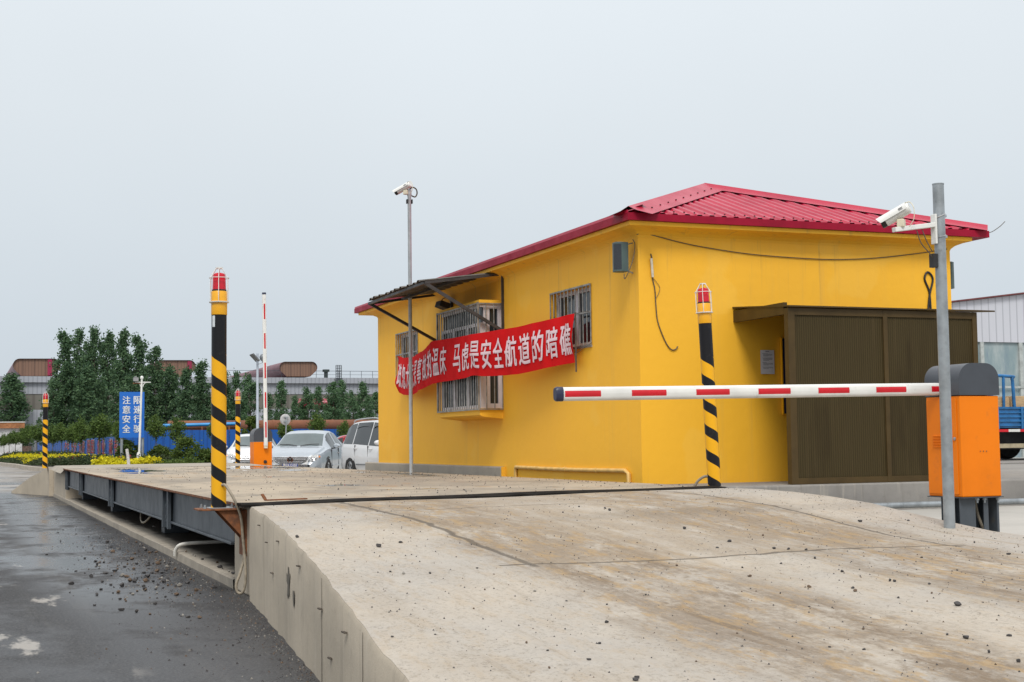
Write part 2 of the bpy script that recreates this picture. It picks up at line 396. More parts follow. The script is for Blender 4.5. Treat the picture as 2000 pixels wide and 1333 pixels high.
q=t.math('ADD',t.math('MULTIPLY',t.math('SUBTRACT',1,el,0,True),.22),t.math('MULTIPLY',t.noise(.9,5,.6,(1,.5,1),off=13.2),.95))
pud=t.step(q,.60,.625)
colr=t.mix(t.math('MULTIPLY',t.step(q,.54,.61),.5),colr,(.13,.11,.085))
colr=t.mix(pud,colr,(.06,.055,.05))
t.col(colr); t.rough(t.math('SUBTRACT',.82,t.math('MULTIPLY',pud,.80)))
t.bump(t.math('MULTIPLY',t.math('ADD',b,t.math('MULTIPLY',g,.4)),t.math('SUBTRACT',1,pud)),.4,.01); deck_mat=t.m
# post stripes
t=NT('black_yellow_spiral_paint')
X,Y,Z=t.xyz()
ang=t.math('DIVIDE',t.math('ARCTAN2',Y,X),2*math.pi)
ph=t.math('FRACT',t.math('ADD',t.math('ADD',t.math('DIVIDE',Z,.262),ang),.38))
blk=t.math('LESS_THAN',ph,.42); blk=t.math('MAXIMUM',blk,t.math('GREATER_THAN',Z,1.345))
dd=t.step(t.noise(9,5,.7),.55,.75)
yc=t.mix(t.math('MULTIPLY',dd,.25),(.80,.40,.012),(.45,.25,.05)); kc=t.mix(t.math('MULTIPLY',dd,.5),(.010,.010,.012),(.05,.045,.04))
t.col(t.mix(blk,yc,kc)); t.rough(.38); t.b.inputs['Specular IOR Level'].default_value=.25; stripe_mat=t.m
def leafmat(name,c1,c2,c3):
    t=NT(name)
    g=t.n('NewGeometry'); rnd=g.outputs['Random Per Island']
    big=t.noise(.9,3,.6,coord='Object')
    colr=t.mix(t.step(rnd,.1,.9),c1,c2); colr=t.mix(t.math('MULTIPLY',t.step(big,.45,.7),.6),colr,c3)
    t.col(colr); t.rough(.62); t.b.inputs['Specular IOR Level'].default_value=.25
    ti=t.n('BsdfTranslucent'); t.l(colr,ti.inputs[0]); ms=t.n('MixShader'); ms.inputs[0].default_value=.25
    o=[n for n in t.t.nodes if n.type=='OUTPUT_MATERIAL'][0]
    t.l(t.b.outputs[0],ms.inputs[1]); t.l(ti.outputs[0],ms.inputs[2]); t.l(ms.outputs[0],o.inputs[0])
    return t.m
leaf_poplar=leafmat('poplar_leaves',(.048,.098,.052),(.095,.165,.075),(.062,.125,.056))
leaf_young=leafmat('young_poplar_leaves',(.058,.120,.060),(.105,.185,.085),(.075,.150,.065))
leaf_street=leafmat('street_tree_leaves',(.052,.095,.022),(.105,.165,.034),(.072,.118,.030))
leaf_bush=leafmat('bush_leaves',(.045,.085,.016),(.10,.14,.026),(.065,.11,.02))
leaf_hedge=leafmat('hedge_leaves',(.026,.050,.020),(.055,.080,.030),(.060,.060,.030))
leaf_gold=leafmat('golden_leaves',(.52,.46,.010),(.66,.58,.018),(.46,.44,.012))
bark=M('grey_bark',(.13,.105,.08),.85,0,.25,8)

# ================================================================ GROUND
gm=M('distant_earth',(.16,.145,.125),.9,0,.2,.05)
MB().quad((-900,-300,-.06),(1200,-300,-.06),(1200,1500,-.06),(-900,1500,-.06)).build('ground',gm); tag(bpy.data.objects['ground'],kind='structure')
mb=MB(); xs=[-60,-20,-8,-3,-1,0,.5,1,1.5,2,2.42,3.5,7.3,12,40]; ys=[-12,-4,0,3,6,8,9,10,11,12,13,15,18,22,27,33,40,46,55,70,90,120,170,260]
mb.grid([[(x,y,0) for y in ys] for x in xs]); tag(mb.build('asphalt_road',asphalt),kind='structure')
mb=MB(); ys=[0,4,8,13,20,30,37,45,60,84]
def yz(y): return interp([(0,.52),(22,.50),(36,.31),(90,.30)],y)
mb.grid([[(x,y,yz(y)) for y in ys] for x in (7.24,12,20,40,90)])
tag(mb.build('yard_pavement',conc_yard),kind='structure')

# ================================================================ WEIGHBRIDGE
XL,XR,Y0,Y1=2.35,7.2,12.95,36.6
def dz(x,y):
    k=(x-XL)/(XR-XL); m=(y-Y0)/(Y1-Y0)
    return .826+.044*k*(1-m)+.012*m+.006*math.sin(y*.9+x)*math.sin(x*2.1)*min(1,(x-XL)*(XR-x))
wb=thing('weighbridge','long steel truck weighbridge with muddy deck beside the yellow house','weighbridge',(4.8,24.8,0))
mb=MB(); nx,ny=17,60
top=[[(XL+(XR-XL)*i/nx,Y0+(Y1-Y0)*j/ny,0) for j in range(ny+1)] for i in range(nx+1)]
top=[[(x,y,dz(x,y)) for x,y,_ in r] for r in top]
mb.grid(top)
P(mb,'deck',deck_mat,wb,smooth=60)
mb=MB()   # plate edge under the deck, all round
def edge(a,b,th=.022):
    (x0,y0),(x1,y1)=a,b; n=30
    for i in range(n):
        p=[(x0+(x1-x0)*k/n,y0+(y1-y0)*k/n) for k in (i,i+1)]
        mb.quad((p[0][0],p[0][1],dz(*p[0])-th),(p[1][0],p[1][1],dz(*p[1])-th),(p[1][0],p[1][1],dz(*p[1])),(p[0][0],p[0][1],dz(*p[0])))
edge((XL,Y1),(XL,Y0)); edge((XR,Y0),(XR,Y1)); edge((XL,Y0),(XR,Y0)); edge((XR,Y1),(XL,Y1))
mb.quad((XL,Y0,.80),(XL,Y1,.80),(XR,Y1,.80),(XR,Y0,.80))
P(mb,'deck_edge',rust,wb)
for sx in (2.5,3.9,5.6,7.02):
    mb=MB(); mb.box((sx-.05,13.7,.43),(sx+.05,36.2,.795)); mb.box((sx-.085,13.7,.405),(sx+.085,36.2,.43))
    P(mb,'girder',dark_steel,wb,bevel=.004)
for k,yy in enumerate([17.9,24.9,31.4,35.7]):
    mb=MB(); mb.box((2.38,yy-.03,.335),(2.45,yy+.03,.795)); mb.box((2.38,yy+.45,.335),(2.45,yy+.51,.795)); mb.box((2.42,yy-.03,.335),(2.445,yy+.51,.795))
    mb.box((2.374,yy+.08,.46),(2.382,yy+.12,.5)); mb.box((2.374,yy+.08,.6),(2.382,yy+.12,.64))
    P(mb,'stiffener',dark_steel,wb,bevel=.003)
for yy in (13.9,21.0,28.5,35.6):
    mb=MB(); mb.box((2.75,yy,.1),(3.1,yy+.3,.405)); mb.box((6.4,yy,.1),(6.75,yy+.3,.405)); P(mb,'load_cell',dark_steel,wb,bevel=.01)
# foundation slab with kerb edge, pillars
mb=MB()
ny=40
rows=[]
for (x,z) in ((2.42,0),(2.42,.085),(2.435,.095),(2.70,.10),(7.15,.10)):
    rows.append([(x+random.uniform(-.006,.006)*(x<2.7),13.575+(41.9-13.575)*j/ny,z+random.uniform(-.003,.003)*(z>0)) for j in range(ny+1)])
mb.grid(rows[::-1]); mb.box((7.15,13.0,0),(7.235,41.5,.50))
t=NT('dark_inner_slab'); X,Y,Z=t.xyz('Object')
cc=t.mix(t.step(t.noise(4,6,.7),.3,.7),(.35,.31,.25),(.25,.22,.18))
dk=t.step(t.math('ADD',X,t.math('MULTIPLY',t.noise(1.3,6,.7,(.35,1.6,1),off=4),.55)),-1.95,-1.82)  # slab colour turns near-black inward of the kerb edge, below the deck
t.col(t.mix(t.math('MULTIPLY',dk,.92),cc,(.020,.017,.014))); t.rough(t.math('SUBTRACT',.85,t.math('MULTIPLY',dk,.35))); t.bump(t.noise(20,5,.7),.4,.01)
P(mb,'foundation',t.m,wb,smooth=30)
mb=MB(); mb.box((2.43,12.62,0),(7.2,13.58,.795)); P(mb,'pillar',conc_wall,wb,bevel=.015)
mb=MB(); mb.box((2.43,36.7,0),(7.2,41.9,.785)); P(mb,'pillar',conc_wall,wb,bevel=.015)
# rubber sheet and steel lip at the near joint, bent plate at the far joint
mb=MB(); n=40; rows=[]
for dy,zo in ((-.27,-.014),(-.22,-.006),(-.05,.006),(.05,.006)):
    rows.append([(XL-.02+(XR-XL+.05)*i/n,Y0+dy+.015*math.sin(i*1.7)*(dy<-.2),dz(min(max(XL+(XR-XL)*i/n,XL),XR),Y0)+zo+.012*abs(math.sin(i*.9+1.2))*(dy<-.2)) for i in range(n+1)])
mb.grid(rows)
mb.grid([[ (x,y,z-.022) for x,y,z in rows[0]],rows[0]])
mb.grid([[r[0] for r in rows],[(r[0][0],r[0][1],r[0][2]-.02) for r in rows]])
P(mb,'rubber_joint_cover',[M('dull_black_rubber',(.022,.020,.018),.9,0,.2,6,spec=.05)],wb,smooth=40)
mb=MB(); mb.grid([[(2.28,y,z-.07) for y,z in ((36.3,.79),(38.0,.80),(40.6,.84))],[(2.4,y,z) for y,z in ((36.3,.838),(38.0,.86),(40.6,.86))],[(7.2,y,z) for y,z in ((36.3,.842),(38.0,.86),(42,.85))]])
P(mb,'joint_plate',conc_kerb,wb,smooth=20)
mb=MB()
for (a,b) in (((2.62,13.05),(3.02,13.16)),): 
    mb.bar((a[0],a[1],.845),(b[0],b[1],.845),.06,.012); mb.bar((a[0],a[1],.845),(a[0]-.03,a[1]+.02,.90),.05,.012)
P(mb,'lifting_lug',rust,wb)

# white drain pipe and loose cables under the deck
mb=MB(); a=onX(345,1042,2.75); a.z=.20
mb.tube(smoothpath([(3.4,17.2,.21),(2.8,17.2,.205),(2.48,17.25,.19),(2.405,17.3,.13),(2.395,17.32,.05)],5),.022,10)
tag(mb.build('drain_pipe',M('white_plastic_pipe',(.62,.60,.55),.5,0,.1,5),origin=(2.6,17.2,0),smooth=50),'short white plastic pipe bending over the kerb under the weighbridge','pipe')
mb=MB(); mb.tube(smoothpath([(2.62,22.6,.42),(2.56,22.2,.27),(2.55,21.9,.22),(2.55,21.4,.27),(2.6,20.9,.42)],6),.014,8)
tag(mb.build('loose_cable',hose_m,origin=(2.58,21.7,.2),smooth=50),'slack pale cable hanging below the grey girder','cable')

# ================================================================ RAMPS
def rl(y): return 2.4-.1*(12.62-y) if y<12.62 else 2.4
RLZ=[(2.0,.05),(3.6,.2),(4.4,.29),(5.55,.393),(6,.428),(6.5,.472),(7.13,.533),(7.86,.602),(8.75,.675),(9.86,.743),(10.9,.781),(12.14,.806),(12.63,.812)]
RRZ=[(2.0,.50),(4,.51),(6,.54),(7.5,.595),(8.35,.63),(8.68,.642),(9.2,.69),(9.7,.741),(10.2,.797),(10.8,.835),(11.4,.858),(12.04,.868),(12.63,.862)]
def ramp_z(x,y):
    k=(x-rl(y))/(7.2-rl(y)); k=min(max(k,0),1)
    return interp(RLZ,y)*(1-k)+interp(RRZ,y)*k+.012*math.sin(x*2.3+y)*math.sin(y*1.7)*k*(1-k)*4
ra=thing('entry_ramp','broad pale concrete ramp rising to the near end of the weighbridge','ramp',(4.6,8,0))
mb=MB(); ny,nx=70,36; rows=[]
for j in range(ny+1):
    y=2.0+(12.63-2.0)*j/ny
    row=[]
    for i in range(nx+1):
        x=rl(y)+(7.2-rl(y))*i/nx
        jx=random.uniform(-.008,.008) if i==0 else 0
        row.append((x+jx,y,ramp_z(x,y)+(random.uniform(-.008,.002) if i==0 else 0)))
    rows.append(row)
mb.grid([r[::-1] for r in rows])
P(mb,'ramp_surface',ramp_mat,ra,smooth=60)
mb=MB(); mb.grid([[(r[0][0],r[0][1],r[0][2]-.001) for r in rows],[(r[0][0]-.012,r[0][1],r[0][2]-.03) for r in rows],[(r[0][0]-.012,r[0][1],r[0][2]*.5) for r in rows],[(r[0][0]-.012,r[0][1],-.01) for r in rows]])
mb.grid([[(r[-1][0],r[-1][1],0) for r in rows],[(r[-1][0],r[-1][1],r[-1][2]-.001) for r in rows]])
j=rows[-1]; mb.grid([[(p[0],p[1],0) for p in j],[(p[0],p[1],p[2]-.001) for p in j]])
# form-work seams, tie ends and a broken-out hole
P(mb,'side_wall',conc_wall,ra,smooth=25)
mb=MB()
for y,l in ((9.15,1),(8.0,1),(6.6,1),(11.9,.4)):
    x=rl(y)-.0145; zt=interp(RLZ,y)
    mb.quad((x,y-.006,zt*(1-l)),(x,y+.006,zt*(1-l)),(x,y+.004,zt-.02),(x,y-.004,zt-.02))
for y,z in ((11.6,.70),(11.0,.60),(10.2,.66),(9.0,.58),(8.0,.42),(7.1,.40),(10.6,.40),(7.6,.2)):
    x=rl(y)-.02; mb.box((x-.012,y-.03,z-.004),(x+.004,y+.03,z+.004))
P(mb,'tie_seam',M('dark_form_seam',(.11,.09,.07),.9,0,.2,9),ra)
mb=MB()
cy,cz=9.62,.42; pts=[]
for k in range(14):
    a=2*math.pi*k/14; rr=(1+.35*math.sin(k*2.3)+.15*math.cos(k*5.1)); pts.append((cy+.085*rr*math.cos(a),cz+.10*rr*math.sin(a)))
x0=rl(cy)
mb.add([(rl(y)-.016,y,z) for y,z in pts]+[(rl(cy)-.018,cy,cz)],[(i,(i+1)%14,14) for i in range(14)])
pts2=[(cy-.30+.05*math.cos(k),cz-.07+.055*math.sin(k)*(1+.3*math.sin(k*3))) for k in [i*.57 for i in range(11)]]
mb.add([(rl(y)-.016,y,z) for y,z in pts2]+[(rl(cy-.3)-.018,cy-.3,cz-.07)],[(i,(i+1)%11,11) for i in range(11)])
P(mb,'chipped_hole',concrete('broken_concrete',(.13,.115,.09),(.06,.052,.045),.6),ra)
# far ramp
fr=thing('exit_ramp','smaller concrete ramp descending from the far end of the weighbridge','ramp',(4.6,44,0))
mb=MB(); rows=[]
for j in range(13):
    y=41.92+3.6*j/12; xl=2.42-.95*j/12*1.02; zt=interp([(0,.78),(2,.72),(6,.52),(12,.05)],j)
    rows.append([(xl+(7.2-xl)*i/6,y,zt) for i in range(7)])
mb.grid(rows); P(mb,'ramp_surface',conc_kerb,fr,smooth=40)
mb=MB(); mb.grid([[(r[0][0],r[0][1],0) for r in rows],[(r[0][0]-.004,r[0][1],r[0][2]-.001) for r in rows]]); P(mb,'side_wall',conc_wall,fr)
mb=MB(); mb.box((2.3,41.5,0),(2.43,41.92,.76)); P(mb,'end_pier',conc_wall,fr,bevel=.01)

# ================================================================ STONES
stone_m=[M('dark_stone',(.075,.070,.070),.8,0,.3,30),M('brown_stone',(.15,.10,.065),.85,0,.3,30),M('pale_stone',(.30,.28,.25),.85,0,.3,30)]
def stone_mesh(name,mat,seed):
    rnd=random.Random(seed); bm=bmesh.new(); bmesh.ops.create_icosphere(bm,subdivisions=2,radius=1)
    cuts=[(Vector((rnd.uniform(-1,1),rnd.uniform(-1,1),rnd.uniform(-1,1))).normalized(),rnd.uniform(.45,.8)) for _ in range(9)]
    for v in bm.verts:
        for n,d in cuts:
            q=v.co.dot(n)
            if q>d: v.co-=n*(q-d)
        v.co.z=v.co.z*.72
    mn=min(v.co.z for v in bm.verts)
    for v in bm.verts: v.co.z-=mn*.85
    me=bpy.data.meshes.new(name); bm.to_mesh(me); bm.free(); me.materials.append(mat); return me
SM=[stone_mesh('stone',stone_m[0 if k<5 else 1 if k<7 else 2],k) for k in range(8)]
def stone(x,y,z,r,label,group,k=None):
    o=bpy.data.objects.new('stone',SM[random.randrange(8) if k is None else k]); COL.objects.link(o)
    o.location=(x,y,z); o.scale=(r*random.uniform(.8,1.4),r*random.uniform(.7,1.1),r*random.uniform(.7,1.1)); o.rotation_euler=(0,0,random.uniform(0,6.28))
    tag(o,label,'stone',group)
def on_ramp(px,py):
    d=ray(px,py); t=3.0
    lo,hi=2.5,18
    for _ in range(40):
        m=(lo+hi)/2; q=d*m+O
        zz=ramp_z(q.x,q.y) if q.y<12.63 else .84
        if q.z>zz: lo=m
        else: hi=m
    return d*lo+O
LR='small loose stone lying on the pale concrete ramp'; GR='stones scattered on the concrete ramp'
for px,py,r,k in [(739,1069,9,0),(581,1050,7,1),(782,1061,6,2),(1182,994,5,3),(1337,1034,8,0),(1424,1059,7,1),(1512,1073,5,2),(1540,1074,5,3),(1575,1075,5,4),(1402,1071,5,1),(1490,1047,4,6),(1464,1127,6,5),(1581,1148,8,5),(1665,1150,6,1),(1670,1156,8,6),(1645,1118,7,3),(1680,1020,6,0),(1775,1018,5,1),(1738,1136,6,2),(1747,1137,6,0),(1815,1142,5,4),(1871,1184,10,3),(1870,1115,4,1),(1970,1084,6,0),(1903,1061,4,2),(1820,1160,5,5),(1888,1248,9,0),(1970,1243,9,1),(1850,1241,5,4),(1932,1276,8,2),(1990,1294,10,0),(1525,1102,5,1),(1592,1092,5,2),(1620,1265,5,0),(1688,1270,5,4),(1686,1230,5,5),(1580,1186,4,1),(1524,1160,4,2),(1322,1106,5,5),(1450,1110,4,3),(1170,1258,7,1),(1150,1290,7,0),(1240,1330,10,2),(1070,1272,5,4),(1073,1306,5,5),(1185,1217,6,3),(1185,1182,4,0),(1107,1175,4,1),(1013,1223,4,2),(1028,1257,5,6),(1244,1326,8,0),(766,1106,4,6),(788,1122,6,7),(762,1118,4,0),(760,1197,5,7),(766,1245,5,0),(850,1240,4,1),(820,1098,4,2),(840,1121,4,3),(800,1138,4,5),(932,1111,4,0),(947,1153,4,6),(1190,998,6,2),(1261,1163,4,0),(1440,1238,4,5),(1755,1169,5,4),(1800,1090,4,2),(1100,1002,4,1),(1131,991,4,0),(1280,1075,4,1),(1045,1156,5,7),(702,1070,3,2),(925,1190,4,6)]:
    q=on_ramp(px,py); dist=(q-O).length
    stone(q.x,q.y,q.z,r*.68*dist/FPX,LR,GR,k)
LA='dark stone chip lying on the wet asphalt beside the weighbridge kerb'; GA='stone chips scattered on the wet asphalt'
rnd=random.Random(3)
n=0
while n<170:
    px,py=rnd.gauss(320,85),rnd.gauss(1085,48)
    q=onZ(px,py,0)
    if py<985 or py>1290 or q.x>rl(q.y)-.06 or q.x<.2 or px<80: continue
    stone(q.x,q.y,0,rnd.choice((.011,.014,.018,.022,.030)),LA,GA); n+=1
for px,py,r in [(302,1181,.022),(293,1201,.016),(470,1248,.014),(190,1104,.028),(194,1100,.022),(268,1156,.018),(307,1160,.016),(286,1106,.02),(330,1103,.02),(455,1262,.01),(478,1232,.01)]:
    q=onZ(px,py,0); stone(q.x,q.y,0,r,LA,GA)
LS='stone lying on the shaded concrete ledge under the weighbridge deck'
for px,py in [(340,1080),(357,1088),(366,1095),(420,1110),(432,1112),(440,1118),(350,1086),(300,1030),(425,1100),(448,1122)]:
    q=onZ(px,py,.1); q.x=max(q.x,2.5)
    stone(q.x,q.y,.1,random.uniform(.015,.028),LS,'stones on the concrete ledge')
# fine grit: too many to count
gm_=MB(); rnd=random.Random(11)
def grit(x,y,z,r):
    a=rnd.uniform(0,6.28); ps=[(x+r*math.cos(a+k*2.094),y+r*math.sin(a+k*2.094),z) for k in range(3)]+[(x,y,z+r*1.1)]
    gm_.cm=0 if rnd.random()<.7 else rnd.choice((1,2)); gm_.add(ps,[(0,1,3),(1,2,3),(2,0,3)])
for _ in range(4200):
    y=12.6-9.8*rnd.random()**.8; x=rl(y)+.1+(7.05-rl(y))*(1-rnd.random()**1.5)
    grit(x,y,ramp_z(x,y),rnd.choice((.002,.002,.003,.003,.004,.005,.007)))
for _ in range(1500):
    y=rnd.uniform(13.1,36); x=XL+.1+(XR-XL-.15)*(1-rnd.random()**1.6); grit(x,y,dz(x,y),rnd.choice((.004,.005,.006,.008,.012)))
for _ in range(2600):
    y=rnd.gauss(16.5,4.2); x=rl(min(y,12.6))-.02-abs(rnd.gauss(.0,.42))
    if y>5: grit(x,y,0,rnd.choice((.004,.005,.006,.008,.011)))
for _ in range(900):
    y=rnd.uniform(5,12.6); grit(rl(y)-.03-abs(rnd.gauss(0,.10)),y,0,rnd.uniform(.003,.007))
o=gm_.build('gravel',stone_m); tag(o,'fine dark grit scattered over the ramp, deck and asphalt','gravel',kind='stuff')

# ================================================================ WARNING POSTS
def make_post():
    root=thing('warning_post','x','post')
    MB().lathe([(.0685,0),(.0685,1.70)],32).build('post_tube',stripe_mat,root,smooth=40)
    MB().lathe([(.0715,1.70),(.0725,1.705),(.0725,1.905),(.069,1.91)],32).build('collar',yellow_paint,root,smooth=40)
    MB().lathe([(.066,1.91),(.066,1.925)],32).build('lamp_base',black_rub,root,smooth=40)
    MB().lathe([(.061,1.925),(.061,1.94),(.058,2.045),(.053,2.064),(.038,2.073),(0.001,2.073)],32).build('beacon_lamp',beacon_red,root,smooth=40)
    cg=MB()
    for k in range(6):
        a=k*math.pi/3+.3; c,s=math.cos(a),math.sin(a)
        cg.tube([(  .089*c,  .089*s,1.815),(  .089*c,  .089*s,2.03),(.03*c,.03*s,2.118)],.0035,6)
    for z in (1.815,2.03):
        cg.tube([(  .089*math.cos(a),  .089*math.sin(a),z) for a in [i*2*math.pi/24 for i in range(25)]],.0035,6)
    cg.lathe([(.034,2.112),(.034,2.124)],16); cg.lathe([(.090,1.808),(.090,1.813)],24)
    cg.build('lamp_cage',wire_white,root,smooth=40)
    return root
def spot(px,py,X): return onX(px,py,X)
post=make_post()
posts=[]
p=onX(427,992,2.2); PB=p.copy()
for i,(loc,rz,lab) in enumerate([((p.x,p.y,p.z),0,'black and yellow striped warning post bolted to the rusty bracket by the ramp'),
    ((7.32,13.1,.865),.9,'black and yellow striped warning post standing against the yellow house front'),
    ((2.2,41.7,.78),2.2,'black and yellow striped warning post at the far end beside the flower hedge'),
    ((7.3,40.3,.815),1.4,'black and yellow striped warning post beside the raised barrier and white cars')]):
    o=post if i==0 else copy_tree(post)
    o.location=loc; o.rotation_euler=(0,0,rz); tag(o,lab,'warning post','striped warning posts round the weighbridge'); posts.append(o)
# lean seen in the picture for the post by the house
posts[0].scale=(1,1,1.035)
posts[1].rotation_euler=(0,R(-2.1),-.36)
# hardware belonging to the nearest post
pr=posts[0]
mb=MB(); mb.box((-.20,-.16,-.02),(.18,.17,-.004)); mb.build('bracket_plate',rust,pr,bevel=.003)
mb=MB(); mb.box((-.10,-.12,-.003),(.11,.12,.004))
for x,y in ((-.14,-.1),(-.14,.1),(.14,-.1),(.14,.1)): mb.lathe([(.016,-.003),(.016,.012),(.009,.012),(.009,.03)],6,(x,y,0))
mb.build('base_plate',galv,pr)
mb=MB(); mb.prism([(-.03,-.02),(.235,-.02),(.235,-.30)],lambda q:Vector((q[0],-.13,q[1])),lambda q:Vector((q[0],-.12,q[1])))
mb.prism([(-.03,-.02),(.235,-.02),(.235,-.30)],lambda q:Vector((q[0],.12,q[1])),lambda q:Vector((q[0],.13,q[1]))); mb.box((.215,-.15,-.42),(.232,.15,-.02))
mb.build('gusset',rust,pr)
mb=MB(); mb.tube(smoothpath([(.02,-.066,.20),(.05,-.10,.19),(.12,-.16,.06),(.17,-.17,-.08),(.19,-.16,-.25),(.20,-.17,-.42),(.16,-.20,-.56),(.12,-.22,-.66),(.13,-.24,-.72),(.17,-.26,-.72),(.20,-.24,-.62),(.2,-.2,-.40)],6),.013,10)
mb.build('cable_hose',hose_m,pr,smooth=50)
mb=MB(); mb.quad((-.066,-.0225,1.58),(-.0592,-.0385,1.58),(-.0592,-.0385,1.69),(-.066,-.0225,1.69)); 
for v in range(3): pass
mb=MB(); ang=[R(a) for a in (200,210,220,228)]
mb.grid([[(.0695*math.cos(a),.0695*math.sin(a),z) for z in (1.59,1.69)] for a in ang]); mb.build('paper_sticker',M('white_sticker',(.62,.66,.68),.5,0,.1,20),pr)
mb=MB(); mb.tube(smoothpath([(-.05,0,.10),(-.10,0,.105),(-.17,.01,.06),(-.22,.02,-.02)],5),.014,8)
mb.build('cable_hose',hose_m,posts[1],smooth=50)
mb=MB(); q=(2.2,41.7,.78); mb.tube(smoothpath([(2.25,41.6,.95),(2.3,41.5,.7),(2.28,41.45,.35),(2.32,41.4,.2)],5),.02,8); mb.build('cable_hose',hose_m,posts[2],origin=q,smooth=50)

# ================================================================ BARRIERS
def make_barrier(arm,label):
    root=thing('barrier_gate',label,'barrier',group='orange parking barriers')
    mb=MB(); mb.box((-.19,-.21,0),(.19,.21,.80)); mb.build('cabinet',orange,root,bevel=.008)
    mb=MB(); n=10; prof=[(-.195,.805),(.195,.805),(.195,.93)]+[(.195-.13+.13*math.cos(R(90*k/n)),.93+.13*math.sin(R(90*k/n))) for k in range(1,n+1)]+[(-.065-.13*math.sin(R(90*k/n)),.93+.13*math.cos(R(90*k/n))) for k in range(0,n+1)]
    mb.prism(prof,lambda q:Vector((q[0],.216,q[1])),lambda q:Vector((q[0],-.216,q[1])))
    mb.build('hood',charcoal,root,smooth=35)
    mb=MB(); mb.box((-.20,-.22,-.008),(.20,.22,-.0005)); mb.build('bottom_plate',charcoal,root)
    return root
MBar=make_barrier(True,'orange barrier cabinet with lowered red and white arm beside the grey pole')
q=onY(1872,975,9.2)
MBar.location=(7.55,9.42,.872)
mb=MB(); mb.box((-.1965,-.17,.02),(-.1905,.20,.775)); d_=mb.build('door',orange,MBar,bevel=.002)
mb=MB(); mb.lathe([(.014,0),(.014,.006),(.008,.008)],12,(-.197,-.145,.46),Matrix.Rotation(R(-90),3,'Y')); mb.build('door_lock',galv,d_)
mb=MB()
for k in range(5): 
    z=.40+k*.022
    mb.add([(-.197,-.12,z),(-.197,.12,z),(-.206,.12,z-.004),(-.206,-.12,z-.004),(-.197,-.12,z-.014),(-.197,.12,z-.014)],[(0,1,2,3),(3,2,5,4),(0,3,4),(1,5,2)])
mb.build('louvre',orange,d_)
mb=MB()
for x in (-.03,0,.03): mb.lathe([(.004,0),(.004,.004)],8,(x+.02,-.2145,.36),Matrix.Rotation(R(90),3,'X'))
mb.build('screw',charcoal,MBar)
for x0,y0 in ((-.115,-.10),(.115,-.10)):
    mb=MB(); mb.box((x0+.055,y0-.07,-.40),(x0+.075,y0+.16,-.008)); mb.box((x0-.075,y0-.07,-.40),(x0+.0545,y0-.062,-.008) if x0<0 else (x0-.03,y0-.062,-.008)); mb.box((x0-.075,y0+.152,-.40),(x0+.0545,y0+.16,-.008))
    mb.build('leg',dark_steel,MBar)
mb=MB()
for x,y in ((-.02,-.17),(.05,-.17),(.165,-.19)): mb.lathe([(.009,-.05),(.009,-.008)],8,(x,y,0)); mb.lathe([(.016,-.028),(.016,-.012)],6,(x,y,0))
mb.build('anchor_bolt',galv,MBar)
mb=MB(); mb.tube(smoothpath([(.05,-.05,-.01),(.055,-.08,-.15),(.09,-.12,-.3),(.12,-.13,-.36)],5),.012,8); mb.build('cable_hose',hose_m,MBar,smooth=50)
def arm_mesh(L,h=.050,wd=.035):
    """boom along +x, oval section; stripes as slots 1, end cap 2"""
    mb=MB(); n=20; sec=[(wd*math.copysign(abs(math.cos(a))**.6,math.cos(a)),h*math.copysign(abs(math.sin(a))**.75,math.sin(a))) for a in [2*math.pi*k/n for k in range(n)]]
    xs=[0,L-.055]
    mb.grid([[(x,y,z) for y,z in sec+[sec[0]]] for x in xs])
    mb.mat(2); mb.grid([[(x,y*s,z*s) for y,z in sec+[sec[0]]] for x,s in ((L-.055,1.06),(L-.012,1.06),(L,.9))]); mb.add([(L,y*.9,z*.9) for y,z in sec],[tuple(range(n))])
    mb.mat(1)
    return mb,sec
def stripes(mb,sec,L,st,ln,step,wd=.035,h=.05):
    x=st
    while x+ln<L:
        for s in (-1,1):
            y=s*(wd+.0025)
            mb.grid([[(xx,y*(1-.18*abs(v)**2),v*h*.62) for v in (-1,-.5,0,.5,1)] for xx in (x,x+ln)])
        x+=step
navy=M('navy_end_cap',(.02,.025,.06),.4,0,.1,5)
L=3.36; mb,sec=arm_mesh(L); stripes(mb,sec,L,.335,.285,.535); stripes(mb,sec,.12,.0,.09,5)
am=mb.build('boom_arm',[white_paint,sticker_red,navy],MBar,smooth=40)
am.location=(-.19,.05,.862); am.rotation_euler=(0,R(.75),math.pi)
MB().lathe([(.05,-.03),(.05,.03)],16,(-.17,.05,.862),Matrix.Rotation(R(90),3,'Y')).build('arm_socket',charcoal,MBar,smooth=40)
# raised barrier
FB=make_barrier(True,'orange barrier cabinet with its arm raised upright before the silver sedan'); FB.location=(7.62,38.6,.30)
for ch in FB.children: ch.scale=(1.30,1.30,1.42)
mb=MB(); mb.box((-.235,-.285,-.0),(.235,.285,.12)); mb.build('plinth',conc_grey,FB)
L=4.15; mb,sec=arm_mesh(L,.052,.04); stripes(mb,sec,L,.22,.42,.80,.04,.052)
am=mb.build('boom_arm',[white_paint,sticker_red,navy],FB,smooth=40); am.location=(.06,-.36,1.03); am.rotation_euler=(R(90),R(-90.4),0); am.rotation_euler=(0,R(-90.7),0)
mb=MB(); mb.box((.015,-.385,.96),(.105,-.275,1.22)); mb.build('arm_clamp',cream,FB,bevel=.006)
MB().lathe([(.045,0),(.045,.03),(.02,.035)],14,(.06,-.274,.60),Matrix.Rotation(R(90),3,'X')).build('lock_knob',black_rub,FB,smooth=40)

